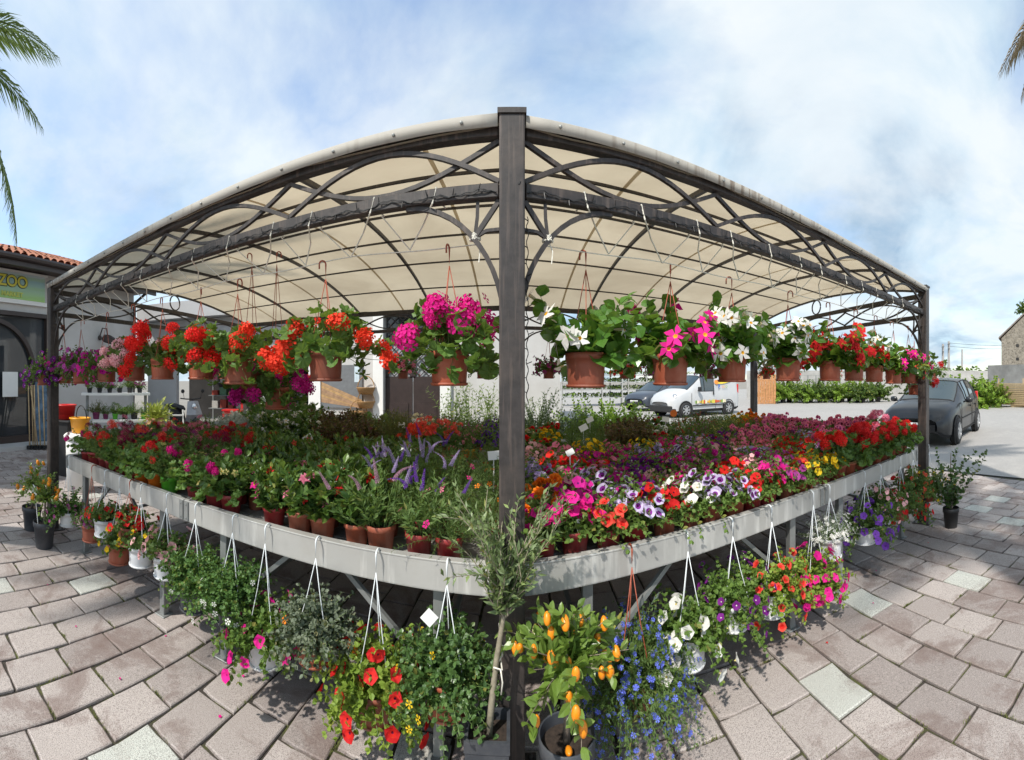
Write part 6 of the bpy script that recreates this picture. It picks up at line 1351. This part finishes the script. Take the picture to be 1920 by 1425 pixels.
def arch(t, x, y, r, m='rubber'):
    sg = 1 if y > 0 else -1; b = MB(); b.lathe([(r*1.14, -.10), (r*1.14, .012), (r*1.22, .014), (r*1.24, 0.0)], (x, y, r), 30, M=Matrix.Rotation(R(-90*sg), 4, 'X')); b.lathe([(r*1.14, 0.006), (0, .006)], (x, y-sg*.012, r), 30, M=Matrix.Rotation(R(-90*sg), 4, 'X')); return b.build('wheel_arch', M[m], t, True)
def side_line(t, pts, y, w=.008, m='blackbox', nm='door_seam'):
    b = MB(); b.tube([(x, y(x, z) if callable(y) else y, z) for x, z in pts], w, 4); return b.build(nm, M[m], t)
# dark hatchback at the right
def hatch(loc, rz, label, paintc, sc=1.0):
    t = thing('parked_car', label, 'car', loc, rz, None, sc)
    paint = mat('car_paint', paintc, .34, 0, .04, 2, 0, coat=.3)
    st = [(-1.98, .32, .52, .60, .55, .48), (-1.92, .22, .60, .74, .74, .60), (-1.75, .19, .68, .84, .81, .66), (-1.30, .18, .80, .93, .84, .68), (-.98, .18, .88, .985, .845, .68), (-.60, .18, .91, 1.20, .85, .66), (-.22, .18, .92, 1.43, .85, .60), (.0, .18, .92, 1.475, .85, .60), (.42, .18, .925, 1.50, .85, .60), (.50, .18, .925, 1.50, .85, .60), (1.10, .18, .94, 1.47, .85, .59), (1.20, .18, .945, 1.455, .845, .59), (1.50, .19, .955, 1.40, .83, .57), (1.78, .22, .95, 1.22, .80, .56), (1.96, .28, .90, .98, .76, .55), (2.0, .36, .82, .90, .70, .5)]
    V, n = vehicle(t, st, paint, {4: 'wind', 5: 'wind', 6: 'side', 7: 'side', 9: 'side', 11: 'side', 12: 'wind'})
    b = MB()
    for x in (-1.28, 1.24):
        for y in (-.80, .80): wheel(t, x, y*1.0, .30, .19); arch(t, x, .846 if y > 0 else -.846, .30, 'blackbox')
    for y in (-1, 1):
        side_line(t, [(-.86, .30), (-.86, .9)], y*.852); side_line(t, [(.46, .26), (.46, .92)], y*.856); side_line(t, [(1.05, .62), (1.14, .93)], y*.846); side_line(t, [(-.86, .26), (1.0, .26)], y*.848); side_line(t, [(-.8, .55), (1.0, .58)], y*.862, .014, 'rubber', 'rub_strip')
        for x in (.28, 1.0): b = MB(); b.box((x, y*.868, .80), (.17, .03, .035)); b.build('handle', paint, t)
        b = MB(); b.lathe([(0, -.10), (.08, -.07), (.095, 0), (.08, .07), (0, .1)], (-.62, y*.98, .98), 12, M=Matrix.Diagonal((.6, 1, .75, 1)).to_3x3().to_4x4() @ Matrix.Rotation(R(90), 4, 'X')); b.bar((-.62, y*.84, .93), (-.62, y*.93, .96), .05, .04); b.build('mirror', paint, t, True)
        b = MB(); b.lathe([(.0, .02), (.11, .005), (.15, -.05)], (-1.80, y*.56, .66), 16, M=Matrix.Rotation(R(-68), 4, 'Y') @ Matrix.Diagonal((.6, 1.2, 1, 1))); b.build('headlight', M['carglass'], t, True)
        b = MB(); b.box((1.86, y*.72, .98), (.12, .08, .30)); bevel(b.build('tail_light', M['red'], t), .02)
    b = MB(); b.box((-1.985, 0, .42), (.05, 1.0, .14)); b.build('grille', M['blackbox'], t); b = MB(); b.box((-2.0, 0, .48), (.02, .50, .11)); b.build('number_plate', M['white'], t)
    return t
hatch(at(1752, d=11.05, z=0)+Vector((.55, .25, 0)), R(16), 'dark grey hatchback parked at the right behind the pergola post', (.014, .015, .017), 1.06)
hatch(at(1235, d=22.3, z=0), R(32), 'dark blue-grey small car parked behind the white van', (.05, .06, .08), 1.0)
# white van
def van(loc, rz):
    t = thing('van', 'white delivery van with colourful produce stickers on its side', 'van', loc, rz); paint = mat('van_white', (.50, .51, .52), .4, 0, .02, 2, 0, coat=.3, dirt=(.58, .57, .55), dscale=1)
    st = [(-1.98, .34, .50, .62, .55, .50), (-1.93, .22, .66, .80, .74, .62), (-1.72, .19, .80, .98, .82, .68), (-1.35, .18, .94, 1.10, .84, .70), (-1.10, .18, 1.02, 1.17, .845, .70), (-.72, .18, 1.06, 1.44, .85, .70), (-.36, .18, 1.07, 1.72, .85, .68), (-.18, .18, 1.07, 1.78, .85, .69), (.40, .18, 1.07, 1.84, .85, .70), (.48, .18, 1.07, 1.845, .85, .70), (1.3, .18, 1.07, 1.85, .85, .71), (1.85, .20, 1.07, 1.83, .85, .71), (1.97, .24, 1.05, 1.76, .83, .69), (2.0, .32, 1.0, 1.60, .80, .66)]
    vehicle(t, st, paint, {4: 'wind', 5: 'wind', 6: 'side', 7: 'side'})
    for x in (-1.27, 1.28):
        for y in (-.80, .80): wheel(t, x, y, .31, .19); arch(t, x, .852 if y > 0 else -.852, .31)
    b = MB(); b.box((-1.95, 0, .36), (.14, 1.5, .26)); b.box((-1.86, 0, .30), (.25, 1.62, .16)); bevel(b.build('bumper', M['rubber'], t), .04, 3)
    b = MB(); b.box((1.98, 0, .36), (.10, 1.55, .20)); bevel(b.build('bumper', M['rubber'], t), .03, 2)
    for y in (-1, 1):
        side_line(t, [(-.95, .30), (-.95, 1.0)], y*.855); side_line(t, [(.44, .28), (.44, 1.75)], lambda x, z, y=y: y*(.858 if z < 1.1 else .86-.14*(z-1.07)/.75)); side_line(t, [(1.72, .35), (1.72, 1.75)], lambda x, z, y=y: y*(.858 if z < 1.1 else .86-.14*(z-1.07)/.75)); side_line(t, [(-.9, .48), (.98, .48)], y*.868, .03, 'rubber', 'rub_strip')
        b = MB(); b.box((.32, y*.868, .98), (.05, .03, .14)); b.build('handle', M['blackbox'], t)
        b = MB(); b.box((-.62, y*.99, 1.16), (.10, .16, .20)); b.bar((-.6, y*.84, 1.08), (-.62, y*.93, 1.12), .05, .05); bevel(b.build('mirror', M['blackbox'], t), .03, 3)
        b = MB(); b.lathe([(0, .05), (.10, .03), (.16, -.05)], (-1.76, y*.62, .86), 14, M=Matrix.Rotation(R(-62), 4, 'Y')); b.build('headlight', M['chrome'], t, True)
        b = MB(); b.box((1.97, y*.76, 1.15), (.07, .09, .42)); b.build('tail_light', M['red'], t)
    for y in (-1, 1):                                          # printed stickers along both flanks
        rg = random.Random(3); st_ = MB(); x = -.72
        cs = [mat('sticker', c, .4, bmp=0, var=.1) for c in ((.75, .42, .05), (.60, .10, .03), (.20, .36, .06), (.70, .60, .10), (.80, .72, .5), (.45, .22, .06))]
        while x < 1.08:
            w = rg.uniform(.07, .18); hh = rg.uniform(.09, .19)
            a = np.linspace(0, 2*math.pi, 9)[:-1]; st_.poly([(x+w/2*math.cos(q)*1.05, y*.8745, .62+hh/2*math.sin(q)) for q in a], rg.randrange(6)); x += w*.85
        st_.build('sticker', cs, t, kind='stuff')
        lg = MB(); yy = lambda z: y*(.874-.14*(z-1.07)/.77)
        a = np.linspace(0, 2*math.pi, 15)[:-1]
        lg.poly([(.98+.52*math.cos(q), yy(1.50+.11*math.sin(q)), 1.50+.11*math.sin(q)+.05*math.cos(q)) for q in a], 0); lg.poly([(.55+.13*math.cos(q), yy(1.46+.1*math.sin(q))+y*.003, 1.46+.10*math.sin(q)) for q in a], 1); lg.poly([(1.3+.20*math.cos(q), yy(1.52+.06*math.sin(q))+y*.003, 1.52+.06*math.sin(q)) for q in a], 2)
        lg.build('logo', [mat('logo_yellow', (.80, .62, .06), .4, bmp=0), mat('logo_orange', (.82, .28, .04), .4, bmp=0), mat('logo_green', (.30, .45, .08), .4, bmp=0)], t)
        tx = text('lettering', 'P', .22, (.04, .12, .45), t, (.66 if y < 0 else 1.25, y*.868, 1.19), bold=.01, ext=.002, rz=0 if y < 0 else 180); [text('lettering', ch, .17, cc, t, (.98+dx_, y*.864, 1.20), ext=.002, rz=0 if y < 0 else 180) for ch, cc, dx_ in (('I', (.75, .10, .05), -.12), ('O', (.75, .35, .05), 0), ('O', (.30, .45, .08), .15))]
    return t
van(at(1303, d=18.6, z=0), R(17))
